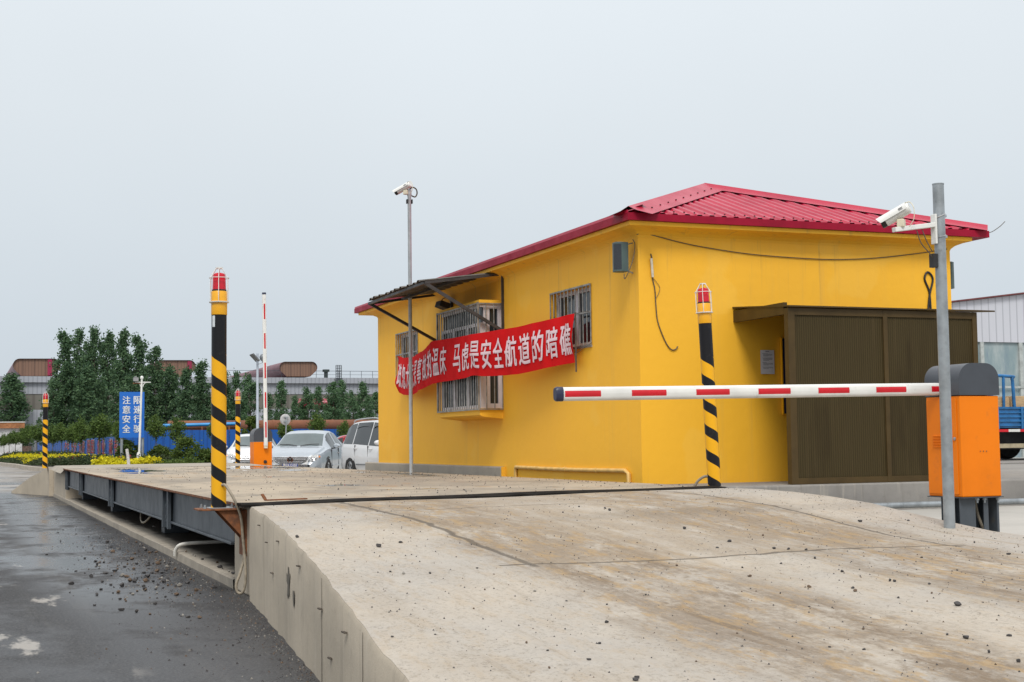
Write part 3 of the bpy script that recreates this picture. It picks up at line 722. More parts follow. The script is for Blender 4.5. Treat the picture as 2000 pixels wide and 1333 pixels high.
# ================================================================ CAMERA POLES
def camera_unit(label,s=1.0):
    """housing axis along -x (lens end), origin at the swivel foot"""
    root=thing('security_camera',label,'camera',group='white security cameras on poles')
    rot=Matrix.Rotation(R(-22),3,'Y')
    def tr(v): return rot@Vector(v)*s+Vector((0,0,.10*s))
    n=24
    mb=MB(); ring=[]
    for x,k in ((-.15,1),(.10,1),(.12,.93),(.128,.75)):
        ring.append([tr((x,.055*k*math.cos(a),.052*k*math.sin(a)+.03)) for a in [2*math.pi*i/n for i in range(n+1)]])
    mb.grid(ring); mb.add([p for p in ring[-1][:-1]],[tuple(range(n))]); mb.build('housing',white_paint,root,smooth=40)
    mb=MB(); mb.add([p+(ring[0][0]-ring[1][0])*.005 for p in ring[0][:-1]],[tuple(range(n))[::-1]])
    a0=[tr((-.153,.053*math.cos(a),.050*math.sin(a)+.03)) for a in [2*math.pi*i/n for i in range(n+1)]]; a1=[tr((-.205,.053*math.cos(a),.050*math.sin(a)+.03)) for a in [2*math.pi*i/n for i in range(n+1)]]
    lower=[i for i in range(n+1) if math.sin(2*math.pi*i/n)<.5]
    mb.grid([a0,a1]); mb.build('lens_hood',black_gloss,root,smooth=40)
    mb=MB(); m=12
    hood=[[tr((x,(.066)*math.cos(a),(.064)*math.sin(a)+.03)) for a in [R(-8+196*i/m) for i in range(m+1)]] for x in (.105,-.10,-.17)]
    tip=[tr((-.20-.05*math.sin(R(180*i/m)),(.066)*math.cos(R(-8+196*i/m)),(.064)*math.sin(R(-8+196*i/m))+.03)) for i in range(m+1)]
    mb.grid(hood+[tip]); mb.build('sun_shield',white_paint,root,smooth=40)
    mb=MB()
    for k,(wd) in enumerate((.05,.042,.05)): 
        x0=.02; z=.052-k*.009
        mb.quad(*[tr((x,-.0663+abs(zz-.03)*.08,zz)) for x,zz in ((x0,z),(x0+wd,z),(x0+wd,z+.005),(x0,z+.005))])
    mb.build('print_mark',M('grey_print',(.08,.08,.09),.5),root)
    mb=MB(); mb.box((-.03*s,-.035*s,0),(.05*s,.035*s,.075*s)); mb.build('swivel_mount',cream,root,bevel=.008)
    mb=MB(); mb.tube(smoothpath([tr((.10,0,.085)),tr((.15,-.01,.07)),tr((.17,-.02,.0)),tr((.13,-.02,-.09)),Vector((.10,-.01,0))*s],6),.0045*s,8); mb.build('camera_lead',cream,root,smooth=50)
    return root
# near pole on the right
px0=onX(1852,1035,7.06)
PX,PY=6.98,8.9
gp=thing('camera_pole','tall thick galvanised steel pole standing in front of the orange barrier cabinet','pole',(PX,PY,.6))
MB().lathe([(.0425,-.06),(.0425,2.685)],28).build('pole_tube',galv,gp,smooth=40)
mb=MB(); mb.lathe([(.045,2.683),(.045,2.69)],28); mb.build('pole_cap',galv,gp,smooth=40)
mb=MB(); mb.bar((-.04,0,2.37),(-.42,.0,2.315),.05,.035); mb.box((-.06,-.03,2.22),(-.042,.03,2.45)); mb.build('bracket_arm',white_paint,gp,bevel=.004)
mb=MB()
for z,dz_ in ((2.44,.02),(2.28,.012)): mb.tube([(.045*math.cos(a),.045*math.sin(a),z+dz_*math.cos(a)) for a in [i*2*math.pi/20 for i in range(21)]],.004,6); mb.box((.042,-.012,z-.008),(.062,.012,z+.012))
mb.build('hose_clamp',M('bright_steel',(.6,.6,.6),.25,.9,.1,8),gp)
mb=MB(); mb.box((-.085,-.025,2.04),(-.043,.03,2.145)); mb.build('junction_box',black_rub,gp,bevel=.003)
mb=MB(); mb.tube(smoothpath([(-.22,-.01,2.32),(-.19,-.02,2.22),(-.12,-.02,2.15),(-.08,-.01,2.11)],6),.004,6); mb.tube(smoothpath([(-.17,-.01,2.33),(-.14,-.02,2.24),(-.09,-.02,2.16)],6),.004,6); mb.build('camera_cable',cable_m,gp,smooth=50)
cu=camera_unit('large white security camera fixed on the thick pole above the orange barrier',.86); cu.location=(PX-.36,PY,.6+2.335); cu.rotation_euler=(0,0,R(-50)); cu.scale=(.80,1.02,.98)
# slim pole by the bay window
q=onX(800,922,6.95); q.z=.85
sp=thing('camera_pole','tall slim galvanised pole standing between the weighbridge and the red banner','pole',(6.98,q.y,.5))
hz=onX(797,372,6.98).z-.5
MB().lathe([(.031,0),(.031,hz-.12),(.037,hz-.11),(.037,hz)],20).build('pole_tube',M('bright_galvanised_tube',(.50,.53,.55),.5,.1,.10,8),sp,smooth=40)
mb=MB(); mb.box((-.05,-.03,hz-.24),(-.032,.03,hz-.17)); mb.box((.032,-.03,hz-.24),(.05,.03,hz-.17)); mb.build('cable_block',black_rub,sp)
mb=MB(); mb.tube(smoothpath([(.0,0,hz),(.06,0,hz+.04),(.12,0,hz+.01),(.135,0,hz-.06),(.10,0,hz-.12),(.03,0,hz-.10)],6),.012,8); mb.build('cable_loop',cable_m,sp,smooth=50)
cu2=camera_unit('small white security camera on top of the slim pole above the banner',.95); cu2.location=(6.91,q.y,.5+hz-.09); cu2.rotation_euler=(0,0,R(-48))

# ================================================================ HOUSE
HX0,HX1,HY0,HY1=7.6,12.19,15.35,26.85
ZB,ZT=.30,3.84
house=thing('guard_house','single storey yellow house with red hipped sheet roof','house',(9.9,21,ZB))
def wall_holes(mb,axis,c,a0,a1,z0,z1,holes,depth):
    """upright wall on X=c (axis 0) or Y=c (axis 1) with rectangular openings and their reveals"""
    A=sorted(set([a0,a1]+[h for q in holes for h in q[:2]])); Z=sorted(set([z0,z1]+[h for q in holes for h in q[2:4]]))
    f=(lambda a,d,z:(c+d,a,z)) if axis==0 else (lambda a,d,z:(a,c+d,z))
    for i in range(len(A)-1):
        for j in range(len(Z)-1):
            am,zm=(A[i]+A[i+1])/2,(Z[j]+Z[j+1])/2
            if any(q[0]<am<q[1] and q[2]<zm<q[3] for q in holes): continue
            mb.quad(f(A[i],0,Z[j]),f(A[i+1],0,Z[j]),f(A[i+1],0,Z[j+1]),f(A[i],0,Z[j+1]))
    for q in holes:
        p=[(q[0],q[2]),(q[1],q[2]),(q[1],q[3]),(q[0],q[3])]
        for k in range(4):
            a,b=p[k],p[(k+1)%4]; mb.quad(f(a[0],0,a[1]),f(b[0],0,b[1]),f(b[0],depth,b[1]),f(a[0],depth,a[1]))
WR=(16.74,18.06,2.60,3.37); WL=(24.24,25.56,2.52,3.37); BAYH=(20.05,21.85,1.90,3.40)
mb=MB()
wall_holes(mb,0,HX0,HY0,HY1,ZB,ZT,[WR,WL,BAYH],.14)
wall_holes(mb,1,HY0,HX0,HX1,ZB,ZT,[],.1)
mb.quad((HX1,HY0,ZB),(HX1,HY1,ZB),(HX1,HY1,ZT),(HX1,HY0,ZT)); mb.quad((HX0,HY1,ZB),(HX1,HY1,ZB),(HX1,HY1,ZT),(HX0,HY1,ZT))
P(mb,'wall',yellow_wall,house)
mb=MB()   # cove under the eaves
prof=[(0,3.80),(.012,3.83),(.05,3.865),(.12,3.895),(.205,3.915),(.205,3.965)]
rows=[]
for d,z in prof: rows.append([(HX0-d,HY0-d,z),(HX1+d,HY0-d,z),(HX1+d,HY1+d*3.4,z),(HX0-d,HY1+d*3.4,z),(HX0-d,HY0-d,z)])
mb.grid(rows); P(mb,'eave_cove',yellow_wall,house)
E0x,E1x,E0y,E1y=HX0-.235,HX1+.44,HY0-.235,HY1+.85
ZE=4.052; XC=9.66; YR0,YR1=17.38,24.75; ZA=4.85
roof=MB(); pitch=.168; rh=.020
def roof_face(A,B,inn,run,rise,lim):
    A=Vector(A);B=Vector(B); L=(B-A).length; ed=(B-A).normalized(); inn=Vector(inn)
    nrm=Vector((-inn.x*rise,-inn.y*rise,run)).normalized()
    ss=[]; s=0.0
    while s<L:
        for f,h in ((0,0),(.42,0),(.56,1),(.86,1),(1.0,0)):
            q=s+f*pitch
            if q<L: ss.append((q,h))
        s+=pitch
    ss.append((L,0))
    cols=[]
    for s,h in ss:
        l=max(min(lim(s),1),0); base=A+ed*s
        cols.append([base+(inn*run+Vector((0,0,rise)))*(l*k/4)+nrm*(h*rh) for k in range(5)])
    roof.grid(cols)
wx=XC-E0x; wx1=E1x-XC
roof_face((E0x,E0y,ZE),(E1x,E0y,ZE),(0,1,0),YR0-E0y,ZA-ZE,lambda s:min(s/wx,(E1x-E0x-s)/wx1))
roof_face((E0x,E1y,ZE),(E0x,E0y,ZE),(1,0,0),wx,ZA-ZE,lambda s:min(s/(E1y-YR1),(E1y-E0y-s)/(YR0-E0y)))
roof_face((E1x,E0y,ZE),(E1x,E1y,ZE),(-1,0,0),wx1,ZA-ZE,lambda s:min(s/(YR0-E0y),(E1y-E0y-s)/(E1y-YR1)))
roof_face((E1x,E1y,ZE),(E0x,E1y,ZE),(0,-1,0),E1y-YR1,ZA-ZE,lambda s:min(s/wx1,(E1x-E0x-s)/wx))
ro=P(roof,'roof',red_metal,house)
mb=MB()
f0,f1=3.968,4.056
rows=[]
for d,z in ((.0,f0),(.012,f0),(.012,f1),(-.05,f1+.004)): rows.append([(E0x-d,E0y-d,z),(E1x+d,E0y-d,z),(E1x+d,E1y+d,z),(E0x-d,E1y+d,z),(E0x-d,E0y-d,z)])
mb.grid(rows); mb.grid([[(x,y,f0) for x,y,z in rows[0]],[(HX0-.2,HY0-.2,f0),(HX1+.2,HY0-.2,f0),(HX1+.2,HY1+.68,f0),(HX0-.2,HY1+.68,f0),(HX0-.2,HY0-.2,f0)]])
P(mb,'fascia',red_trim,ro)
def cap(a,b,ta,tb,wd,name='hip_cap',lift=.045,gap=0):
    """folded flashing along a hip; ta / tb are unit directions lying in the two roof faces"""
    a=Vector(a);b=Vector(b);ta=Vector(ta);tb=Vector(tb); n=26; mb=MB(); rows=[]
    up=Vector((0,0,1))
    for i in range(n+1):
        p=a+(b-a)*i/n; g=gap*abs(math.sin(i*math.pi/ (n/6)))
        rows.append([p+ta*wd+up*(.034+g*0),p+ta*(wd*.35)+up*.05,p+up*(lift+.035),p+tb*(wd*.35)+up*.05,p+tb*wd+up*(.034+g)])
    mb.grid(rows); o=P(mb,name,red_metal,ro,smooth=20); return o
AP0=(XC,YR0,ZA)
# in-face directions perpendicular to each hip
def perp(hip,face_n):
    d=Vector(hip).cross(Vector(face_n)); return d.normalized()
rise=ZA-ZE
nF=Vector((0,-rise,YR0-E0y)).normalized(); nL=Vector((-rise,0,wx)).normalized(); nR=Vector((rise,0,wx1)).normalized()
hL=Vector((wx,YR0-E0y,rise)); hR=Vector((-wx1,YR0-E0y,rise))
a=perp(hL,nF); a=a if a.x>0 else -a
b=perp(hL,nL); b=b if b.y>0 else -b
cap((E0x,E0y,ZE),AP0,b,a,.30)
a=perp(hR,nF); a=a if a.x<0 else -a
b=perp(hR,nR); b=b if b.y>0 else -b
cap((E1x,E0y,ZE),AP0,b,a,.17,gap=.0,lift=.05)
cap(AP0,(XC,YR1,ZA),Vector((-wx,0,-rise)).normalized(),Vector((wx1,0,-rise)).normalized(),.14,'ridge_cap')
mb=MB(); k_=.34; mb.grid([[(E0x-.008,y,ZE+.006) for y in (E0y,E1y)],[(E0x-.004,y,ZE+.04) for y in (E0y,E1y)],[(E0x+wx*k_*.4,E0y+(YR0-E0y)*k_*.4*0+.12,ZE+rise*k_*.4+.045),(E0x+wx*k_*.4,E1y-.12,ZE+rise*k_*.4+.045)]])
P(mb,'eave_flashing',red_metal,ro)
mb=MB()
rnd=random.Random(5)
for i in range(9):
    p=Vector((E0x,E0y,ZE)).lerp(Vector(AP0),.12+.1*i)+perp(hL,nF)*(.17 if perp(hL,nF).x>0 else -.17)+Vector((0,0,.045)); mb.lathe([(.012,0),(.012,.012)],6,p)
for i in range(30):
    s=rnd.uniform(.2,.9); x=E0x+.5+i*.14; p=Vector((x,E0y+.06+.0*s,ZE+.045)); mb.lathe([(.011,0),(.011,.012)],6,p)
P(mb,'roof_screw',M('dark_screw',(.05,.02,.02),.5),ro)
def bars(mb,f,a0,a1,z0,z1,step,r=.008,mids=()):
    n=max(2,round((a1-a0)/step))
    for i in range(n+1):
        a=a0+(a1-a0)*i/n; mb.tube([f(a,z0),f(a,z1)],r,6)
    for z in (z0,z1)+tuple(mids): mb.bar(f(a0,z),f(a1,z),.022,.022)
def window(q,label,flip):
    y0,y1,z0,z1=q
    mb=MB(); X=HX0+.09
    for (a,b,c,d) in ((y0,y1,z0,z0+.05),(y0,y1,z1-.05,z1),(y0,y0+.05,z0+.05,z1-.05),(y1-.05,y1,z0+.05,z1-.05),((y0+y1)/2-.04,(y0+y1)/2+.04,z0+.05,z1-.05)):
        mb.box((X,a,c),(X+.045,b,d))
    fo=P(mb,'window',pvc,house); fo['label']=label
    mb=MB(); mb.quad((X+.03,y0,z0),(X+.03,y1,z0),(X+.03,y1,z1),(X+.03,y0,z1)); P(mb,'pane',glass_dark,fo)
    mb=MB(); bars(mb,lambda a,z:(HX0-.015,a,z),y0-.01,y1+.01,z0-.01,z1+.01,.125,.0085,((z0*.45+z1*.55),))
    P(mb,'security_bars',bars_steel,fo,smooth=50)
    mb=MB(); mb.box((HX0-.012,y0-.02,z0-.035),(HX0+.05,y1+.02,z0-.012)); P(mb,'sill',M('pale_mortar',(.5,.46,.40),.9,0,.2,12),fo)
window(WR,'barred window near the front corner of the house',1); window(WL,'barred window near the back corner of the house',0)
# bay window with cage
bx0,by0,by1,bz0,bz1=7.26,20.03,21.88,1.86,3.43
mb=MB()
mb.box((bx0-.02,by0-.02,bz1),(HX0,by1+.02,bz1+.06)); 
mb.prism([(HX0,1.70),(bx0+.02,1.735),(bx0-.03,1.76),(bx0-.03,bz0),(HX0,bz0)],lambda q:Vector((q[0],by0-.03,q[1])),lambda q:Vector((q[0],by1+.03,q[1])))
bay=P(mb,'bay_window',yellow_wall,house)
mb=MB()
def fr_(y0,y1,z0,z1,X=bx0,t=.05):
    for (a,b,c,d) in ((y0,y1,z0,z0+t),(y0,y1,z1-t,z1),(y0,y0+t,z0+t,z1-t),(y1-t,y1,z0+t,z1-t)): mb.box((X,a,c),(X+.05,b,d))
w3=(by1-by0)/3
for k in range(3): fr_(by0+k*w3+.002,by0+(k+1)*w3-.002,bz0,bz1-.28)
mb.box((bx0,by0+.002,bz1-.05),(bx0+.05,by1-.002,bz1))
mb.box((bx0+.052,by0,bz0),(bx0+.15,by0+.05,bz1)); mb.box((HX0-.06,by0,bz0),(HX0,by0+.05,bz1)); mb.box((bx0+.15,by0,bz0),(HX0-.06,by0+.05,bz0+.07)); mb.box((bx0+.15,by0,bz1-.07),(HX0-.06,by0+.05,bz1))
mb.box((bx0+.052,by1-.05,bz0),(HX0,by1,bz1))
P(mb,'frame',pvc,bay)
mb=MB(); mb.quad((bx0+.03,by0,bz0),(bx0+.03,by1,bz0),(bx0+.03,by1,bz1),(bx0+.03,by0,bz1)); mb.quad((bx0+.1,by0+.03,bz0),(HX0,by0+.03,bz0),(HX0,by0+.03,bz1),(bx0+.1,by0+.03,bz1)); P(mb,'pane',glass_dark,bay)
mb=MB(); cx=bx0-.055; cy=by0-.05
bars(mb,lambda a,z:(cx,a,z),cy,by1+.04,bz0-.015,bz1+.0,.105,.0085)
bars(mb,lambda a,z:(a,cy,z),cx,HX0-.01,bz0-.015,bz1+.0,.13,.0085)
for y in (cy,by1+.04): mb.box((cx-.014,y-.014,bz0-.03),(cx+.014,y+.014,bz1+.02))
P(mb,'security_bars',bars_steel,bay,smooth=50)
# awning over the bay
aw=M('dull_awning_sheet',(.115,.10,.085),.6,.1,.25,5,dirt=.4); awf=M('dark_awning_steel',(.055,.050,.050),.5,.1,.25,6,dirt=.4)
ay0,ay1=19.98,23.10; mb=MB(); cols=[]; n=0
y=ay0
while y<ay1:
    for f,h in ((0,0),(.1,.0),(.13,.028),(.2,.028),(.23,0)):
        if y+f<=ay1: cols.append([(X,y+f,z+h+random.uniform(-.004,.004)) for X,z in ((6.33+.02*math.sin(y*5),3.742),(6.9,3.82),(7.55,3.90))])
    y+=.30
mb.grid(cols[::-1]); awn=P(mb,'awning',aw,house)
mb=MB(); mb.bar((6.38,ay0+.02,3.72),(6.38,ay1-.02,3.70),.04,.04); mb.bar((6.95,ay0+.02,3.795),(6.95,ay1-.02,3.785),.04,.04); mb.bar((6.38,ay0+.02,3.72),(7.59,ay0+.02,3.885),.04,.04); mb.bar((6.38,ay1-.02,3.70),(7.59,ay1-.02,3.885),.04,.04)
mb.bar((7.585,ay0-.06,3.9),(7.585,ay0-.06,3.0),.035,.035)
P(mb,'awning_frame',awf,awn)
for a,b in (((6.39,ay0+.03,3.715),(7.58,ay0-.04,3.02)),((6.39,ay1-.05,3.695),(7.58,23.12,3.09))):
    mb=MB(); mb.bar(a,b,.045,.045); P(mb,'strut',awf,awn)
# small floodlight under the awning
fl=thing('floodlight','small black floodlight on a bracket under the awning','lamp',(7.5,22.3,3.62))
mb=MB(); mb.box((-.16,-.14,-.07),(.02,.14,.03),Matrix.Rotation(R(18),3,'Y')); mb.build('lamp_housing',black_rub,fl,bevel=.01)
mb=MB(); mb.tube(smoothpath([(.1,-.1,.06),(0,-.1,.13),(-.1,-.08,.10),(-.1,0,.04)],5),.008,6); mb.box((.06,-.03,-.2),(.1,.03,.1)); mb.build('lamp_bracket',awf,fl)
# conduit low on the wall
mb=MB(); mb.tube([(7.575,19.45,.5),(7.575,19.45,.97),(7.575,19.40,.985)],.025,12); mb.tube(smoothpath([(7.57,19.42,.985),(7.57,17.6,.975),(7.57,15.75,.985)],5),.026,12); mb.tube([(7.57,15.76,.985),(7.57,15.66,.95),(7.57,15.64,.5)],.025,12)
for y in (18.6,17.6,16.6): mb.lathe([(.031,-.03),(.031,.03)],12,(7.57,y,.978),Matrix.Rotation(R(90),3,'X'))
tag(mb.build('wall_conduit',conduit_y,origin=(7.57,17.5,.5),smooth=50),'yellowed plastic conduit pipe running low along the yellow side wall','pipe')
# ledge in front of the bay
mb=MB(); mb.box((7.53,19.95,.28),(7.598,27.6,.985)); lg=thing('concrete_ledge','low grey concrete ledge along the foot of the yellow side wall','ledge',(7.3,23,.3)); P(mb,'ledge_body',conc_kerb,lg,bevel=.02)
mb=MB(); mb.box((7.535,19.915,.28),(7.598,19.948,.98)); P(mb,'end_face',yellow_wall,lg)

# banner
path=[(7.50,25.06),(7.14,21.96),(7.14,19.93),(7.50,16.98)]
segl=[math.dist(path[i],path[i+1]) for i in range(3)]; TL=sum(segl)
def bpt(s):
    s=min(max(s,0),TL)
    for i in range(3):
        if s<=segl[i] or i==2: 
            k=s/segl[i]; return path[i][0]+(path[i+1][0]-path[i][0])*k, path[i][1]+(path[i+1][1]-path[i][1])*k
        s-=segl[i]
def bxy(s):  # soften the corners
    q=[bpt(s+d) for d in (-.12,-.06,0,.06,.12)]; return sum(a for a,b in q)/5,sum(b for a,b in q)/5
BH=.655
def bz(s): return interp([(0,2.955),(.5,2.885),(1.4,2.845),(2.4,2.90),(3.12,3.0),(4.1,2.975),(5.15,2.965),(6.5,2.965),(TL,3.02)],s)
def banner(s,v,off=0):
    x,y=bxy(s); k=v/BH
    fold=.035*math.sin(s*3.1+1.2)*(1-k)*math.exp(-((s-1.5)/1.3)**2)+.012*math.sin(s*6.3+k*2)+.007*math.sin(s*13+k*5)
    if s<.3: fold+=.05*math.sin(k*7)*(.3-s)/.3
    x-=.012+abs(fold)*.6+fold*.4+off+.03*(1-abs(2*k-1))
    z=bz(s)-BH+v+ (.03*math.exp(-((s-3.12)/.35)**2)*-(1-k))+(.025*math.exp(-((s-5.1)/.25)**2)*(1-k))-.012*math.sin(s*2.2)*(1-k)
    return (x,y,z)
clothm=M('red_banner_cloth',(.60,.006,.008),.9,0,.10,1.5,bump=.15,bscale=300,spec=.15)
letm=M('pale_pink_print',(.74,.56,.60),.8,0,.06,3)
mb=MB(); NS,NV=130,14
mb.grid([[banner(TL*i/NS,BH*j/NV) for j in range(NV+1)] for i in range(NS+1)][::-1])
txt='疏忽大意是事故的温床 马虎是安全航道的暗礁'
st=(TL-.28)/20.3; s=.10
for ch in txt:
    if ch==' ': s+=st*.75; continue
    place_text(mb,1,ch,lambda a,b,d=0:banner(a,b,.009+d),s+.035,s+st-.045,.115,.535,cuts=6,bold=.022); s+=st
bn=mb.build('banner',[clothm,letm],origin=(7.2,21,2.3),smooth=60); bn['label']='long red cloth banner with white Chinese lettering tied across the bay window'; bn['category']='banner'
mb=MB(); mb.tube([banner(TL-.01,BH),(7.585,16.72,3.03)],.004,5); mb.tube([banner(TL-.01,.1),(7.585,16.7,2.62)],.003,5); mb.box((7.47,16.965,2.25),(7.485,16.985,3.03)); mb.tube([banner(.02,BH),(7.585,25.5,2.96)],.004,5)
mb.build('tie_cord',cable_m,bn,origin=(7.2,21,2.3))

# loudspeakers
def speaker(loc,rz,label):
    root=thing('loudspeaker',label,'speaker',loc,rz,'grey green column loudspeakers')
    body=M('grey_green_enamel',(.075,.115,.11),.45,0,.1,6)
    mb=MB(); prof=[(.08,-.075),(.08,.075),(-.02,.085),(-.075,.055),(-.085,0),(-.075,-.055),(-.02,-.085)]
    mb.prism(prof,lambda q:Vector((q[0],q[1],.36)),lambda q:Vector((q[0],q[1],0))); mb.build('speaker_case',body,root,bevel=.006)
    mb=MB(); mb.prism([(-.02,-.0856),(-.0755,-.056),(-.0856,0),(-.0855,-.004),(-.085,-.06),(-.02,-.091)][:4]+[(-.0765,-.0575),(-.0205,-.0875)],lambda q:Vector((q[0],q[1],.335)),lambda q:Vector((q[0],q[1],.025))); mb.build('speaker_grille',M('dark_grille',(.02,.028,.04),.5,0,.2,80),root)
    mb=MB(); mb.bar((.06,0,.33),(.2,.02,.37),.015,.015); mb.bar((.06,0,.03),(.2,.02,-.01),.015,.015); mb.build('wall_bracket',galv,root)
    return root
speaker((7.42,15.48,3.385),0,'grey green loudspeaker on the side wall by the front corner')
speaker((12.33,15.60,3.33),math.pi,'grey green loudspeaker peeking past the far right edge of the house front')
# cables on the walls
def cable(name,pts,label,r=.006,mat=None,cat='cable',n=6):
    mb=MB(); mb.tube(smoothpath(pts,n),r,7); return tag(mb.build(name,mat or cable_m,origin=pts[0],smooth=60),label,cat)
fy=HY0-.012
W_=lambda x,y,d=0: tuple(onY(x,y,fy-d))
cable('wall_cable',[(7.58,HY0-.02,3.83)]+[W_(x,y) for x,y in ((1262,457),(1330,474),(1380,484),(1460,496),(1540,503),(1620,507),(1700,505),(1780,497),(1850,487))],'thin dark cable sagging along the top of the yellow front wall',.0055)
o=cable('hanging_wire',[W_(x,y) for x,y in ((1271,496),(1274,510),(1275,545),(1279,565),(1281,595),(1284,625),(1292,650),(1302,672),(1311,683),(1319,683),(1324,677))],'dark wire dangling loose on the yellow wall near the corner',.007)
mb=MB(); mb.tube([W_(1272,505,.012),W_(1275,542,.012)],.016,8); mb.build('white_sleeve',M('dirty_white_sleeve',(.62,.57,.46),.5,0,.2,12),o,origin=o.location)
mb=MB(); mb.tube(smoothpath([W_(1277,545),W_(1288,560),W_(1287,572),W_(1281,583)],5),.003,5); mb.build('thin_strand',cable_m,o,origin=o.location)
cable('cable_bundle',[W_(x,y) for x,y in ((1818,604),(1815,570),(1806,545),(1812,532),(1822,545),(1816,575),(1813,604))],'looped black cables dropping down the wall behind the grey pole',.014,black_rub)
cable('roof_wire',[(E1x-.15,E0y+.1,4.1),tuple(onY(1930,455,15.2)),tuple(onY(1950,445,15.2)),tuple(onY(1963,433,15.2))],'thin wire sticking up from the right corner of the red roof',.005)
cable('speaker_wire',[tuple(onX(1236,468,7.58)),tuple(onX(1240,480,7.58)),tuple(onX(1236,508,7.5)),tuple(onX(1226,535,7.42)),tuple(onX(1220,545,7.4)),tuple(onX(1219,535,7.4))],'thin wire looping down beside the loudspeaker at the front corner',.005)
# notice and blue board
mb=MB(); a=onY(1485,684,fy-.006); b=onY(1513,731,fy-.006)
def nf(u,v,off=0): return (a.x+(b.x-a.x)*u,fy-.006-off,b.z+(a.z-b.z)*v)
mb.quad(nf(0,0),nf(1,0),nf(1,1),nf(0,1)); mb.mat(1); rnd=random.Random(2)
mb.quad(nf(.36,.93,.001),nf(.64,.93,.001),nf(.64,.955,.001),nf(.36,.955,.001))
for k,v in enumerate((.85,.81,.775,.74,.66,.625,.59,.555,.47,.435,.40,.365,.28,.245,.21)):
    u0=.14 if k in (0,4,8,12) else .2; u=u0
    while u<(.45 if k in(0,8) else .86 if k not in (3,7,11,14) else .55):
        wd=rnd.uniform(.03,.08); mb.quad(nf(u,v,.001),nf(u+wd,v,.001),nf(u+wd,v+.018,.001),nf(u,v+.018,.001)); u+=wd+.02
tag(mb.build('paper_notice',[M('white_paper',(.62,.60,.62),.8,0,.05,5),M('grey_ink',(.12,.12,.13),.8)],origin=nf(0,0)),'white printed paper notice taped to the shaded yellow wall','notice')
nb=thing('notice_board','dark blue board with a yellow edge hanging beside the brown porch','board',(9.9,15.3,1.7))
mb=MB(); mb.box((9.56,15.31,1.66),(10.5,15.338,2.60)); P(mb,'board_panel',M('navy_board',(.008,.014,.06),.4,0,.1,4),nb)
mb=MB(); mb.box((9.545,15.305,1.65),(9.559,15.34,2.61)); mb.box((9.559,15.305,2.601),(10.5,15.34,2.612)); mb.box((9.559,15.305,1.648),(10.5,15.34,1.659)); P(mb,'board_edge',yellow_paint,nb)

# ================================================================ BROWN PORCH AND PLATFORM
SX0,SX1,SY,SZ=8.89,11.57,14.10,.825
po=thing('porch_enclosure','dark brown ribbed aluminium porch screen with a flat lean-to roof','porch',(10.2,14.7,SZ))
t=NT('ribbed_brown_panel'); X,Y,Z=t.xyz()
rb=t.math('SINE',t.math('MULTIPLY',X,2*math.pi/.030)); n1=t.noise(1.2,5,.6,(2,1,.4)); n2=t.noise(6,6,.7,(3,1,.15),off=3)
cc=t.mix(t.step(rb,-.6,.8),(.040,.029,.011),(.058,.042,.016)); cc=t.mix(t.math('MULTIPLY',t.step(n2,.5,.75),.5),cc,(.072,.050,.022)); cc=t.mix(t.math('MULTIPLY',t.step(n1,.5,.7),.45),cc,(.020,.012,.004))
t.col(cc); t.rough(.6); t.b.inputs['Specular IOR Level'].default_value=.15; t.bump(rb,.5,.006); ribp=t.m
for x0,x1 in ((SX0+.09,10.20),(10.26,SX1-.07)):
    mb=MB(); mb.quad((x0,SY+.02,SZ+.06),(x1,SY+.02,SZ+.06),(x1,SY+.02,2.80),(x0,SY+.02,2.80)); P(mb,'ribbed_panel',ribp,po)
mb=MB(); mb.quad((SX1-.02,SY+.05,SZ+.06),(SX1-.02,15.34,SZ+.06),(SX1-.02,15.34,2.80),(SX1-.02,SY+.05,2.80)); P(mb,'ribbed_panel',ribp,po)
for x0,x1 in ((SX0,SX0+.09),(10.20,10.26),(SX1-.07,SX1)):
    mb=MB(); mb.box((x0,SY,SZ),(x1,SY+.09,2.86)); P(mb,'post',bronze,po,bevel=.003)
mb=MB(); mb.box((SX0+.091,SY+.003,SZ),(10.199,SY+.06,SZ+.07)); mb.box((10.261,SY+.003,SZ),(SX1-.071,SY+.06,SZ+.07)); mb.box((SX0+.091,SY+.003,2.78),(10.199,SY+.06,2.858)); mb.box((10.261,SY+.003,2.78),(SX1-.071,SY+.06,2.858))
mb.box((SX0,SY+.092,2.79),(SX0+.05,15.345,2.93)); P(mb,'rail',bronze,po)
mb=MB(); mb.add([(SX0-.01,SY-.04,2.868),(SX1+.24,SY-.04,2.868),(SX1+.24,15.345,2.965),(SX0-.01,15.345,2.965),(SX0-.01,SY-.04,2.886),(SX1+.24,SY-.04,2.886),(SX1+.24,15.345,2.983),(SX0-.01,15.345,2.983)],[(3,2,1,0),(4,5,6,7),(0,1,5,4),(1,2,6,5),(2,3,7,6),(3,0,4,7)]); P(mb,'porch_roof',bronze,po)
mb=MB(); mb.box((7.62,14.06,.2),(24,15.345,SZ-.004)); mb.box((12.3,15.345,.2),(24,21.9,SZ-.006)); mb.box((7.28,14.06,.2),(7.62,15.2,.84))
tag(mb.build('concrete_platform',conc_grey,origin=(12,15,.2),bevel=.02),'raised grey concrete platform under the brown porch','platform')
mb=MB(); mb.tube([(8.2,13.93,.56),(20,13.9,.56)],.036,12)
for x in (10.9,13.6): mb.lathe([(.042,-.06),(.042,.06)],12,(x,13.92,.56),Matrix.Rotation(R(90),3,'Y'))
tag(mb.build('ground_pipe',galv,origin=(10,13.9,.5),smooth=50),'grey steel pipe lying along the foot of the concrete platform','pipe')

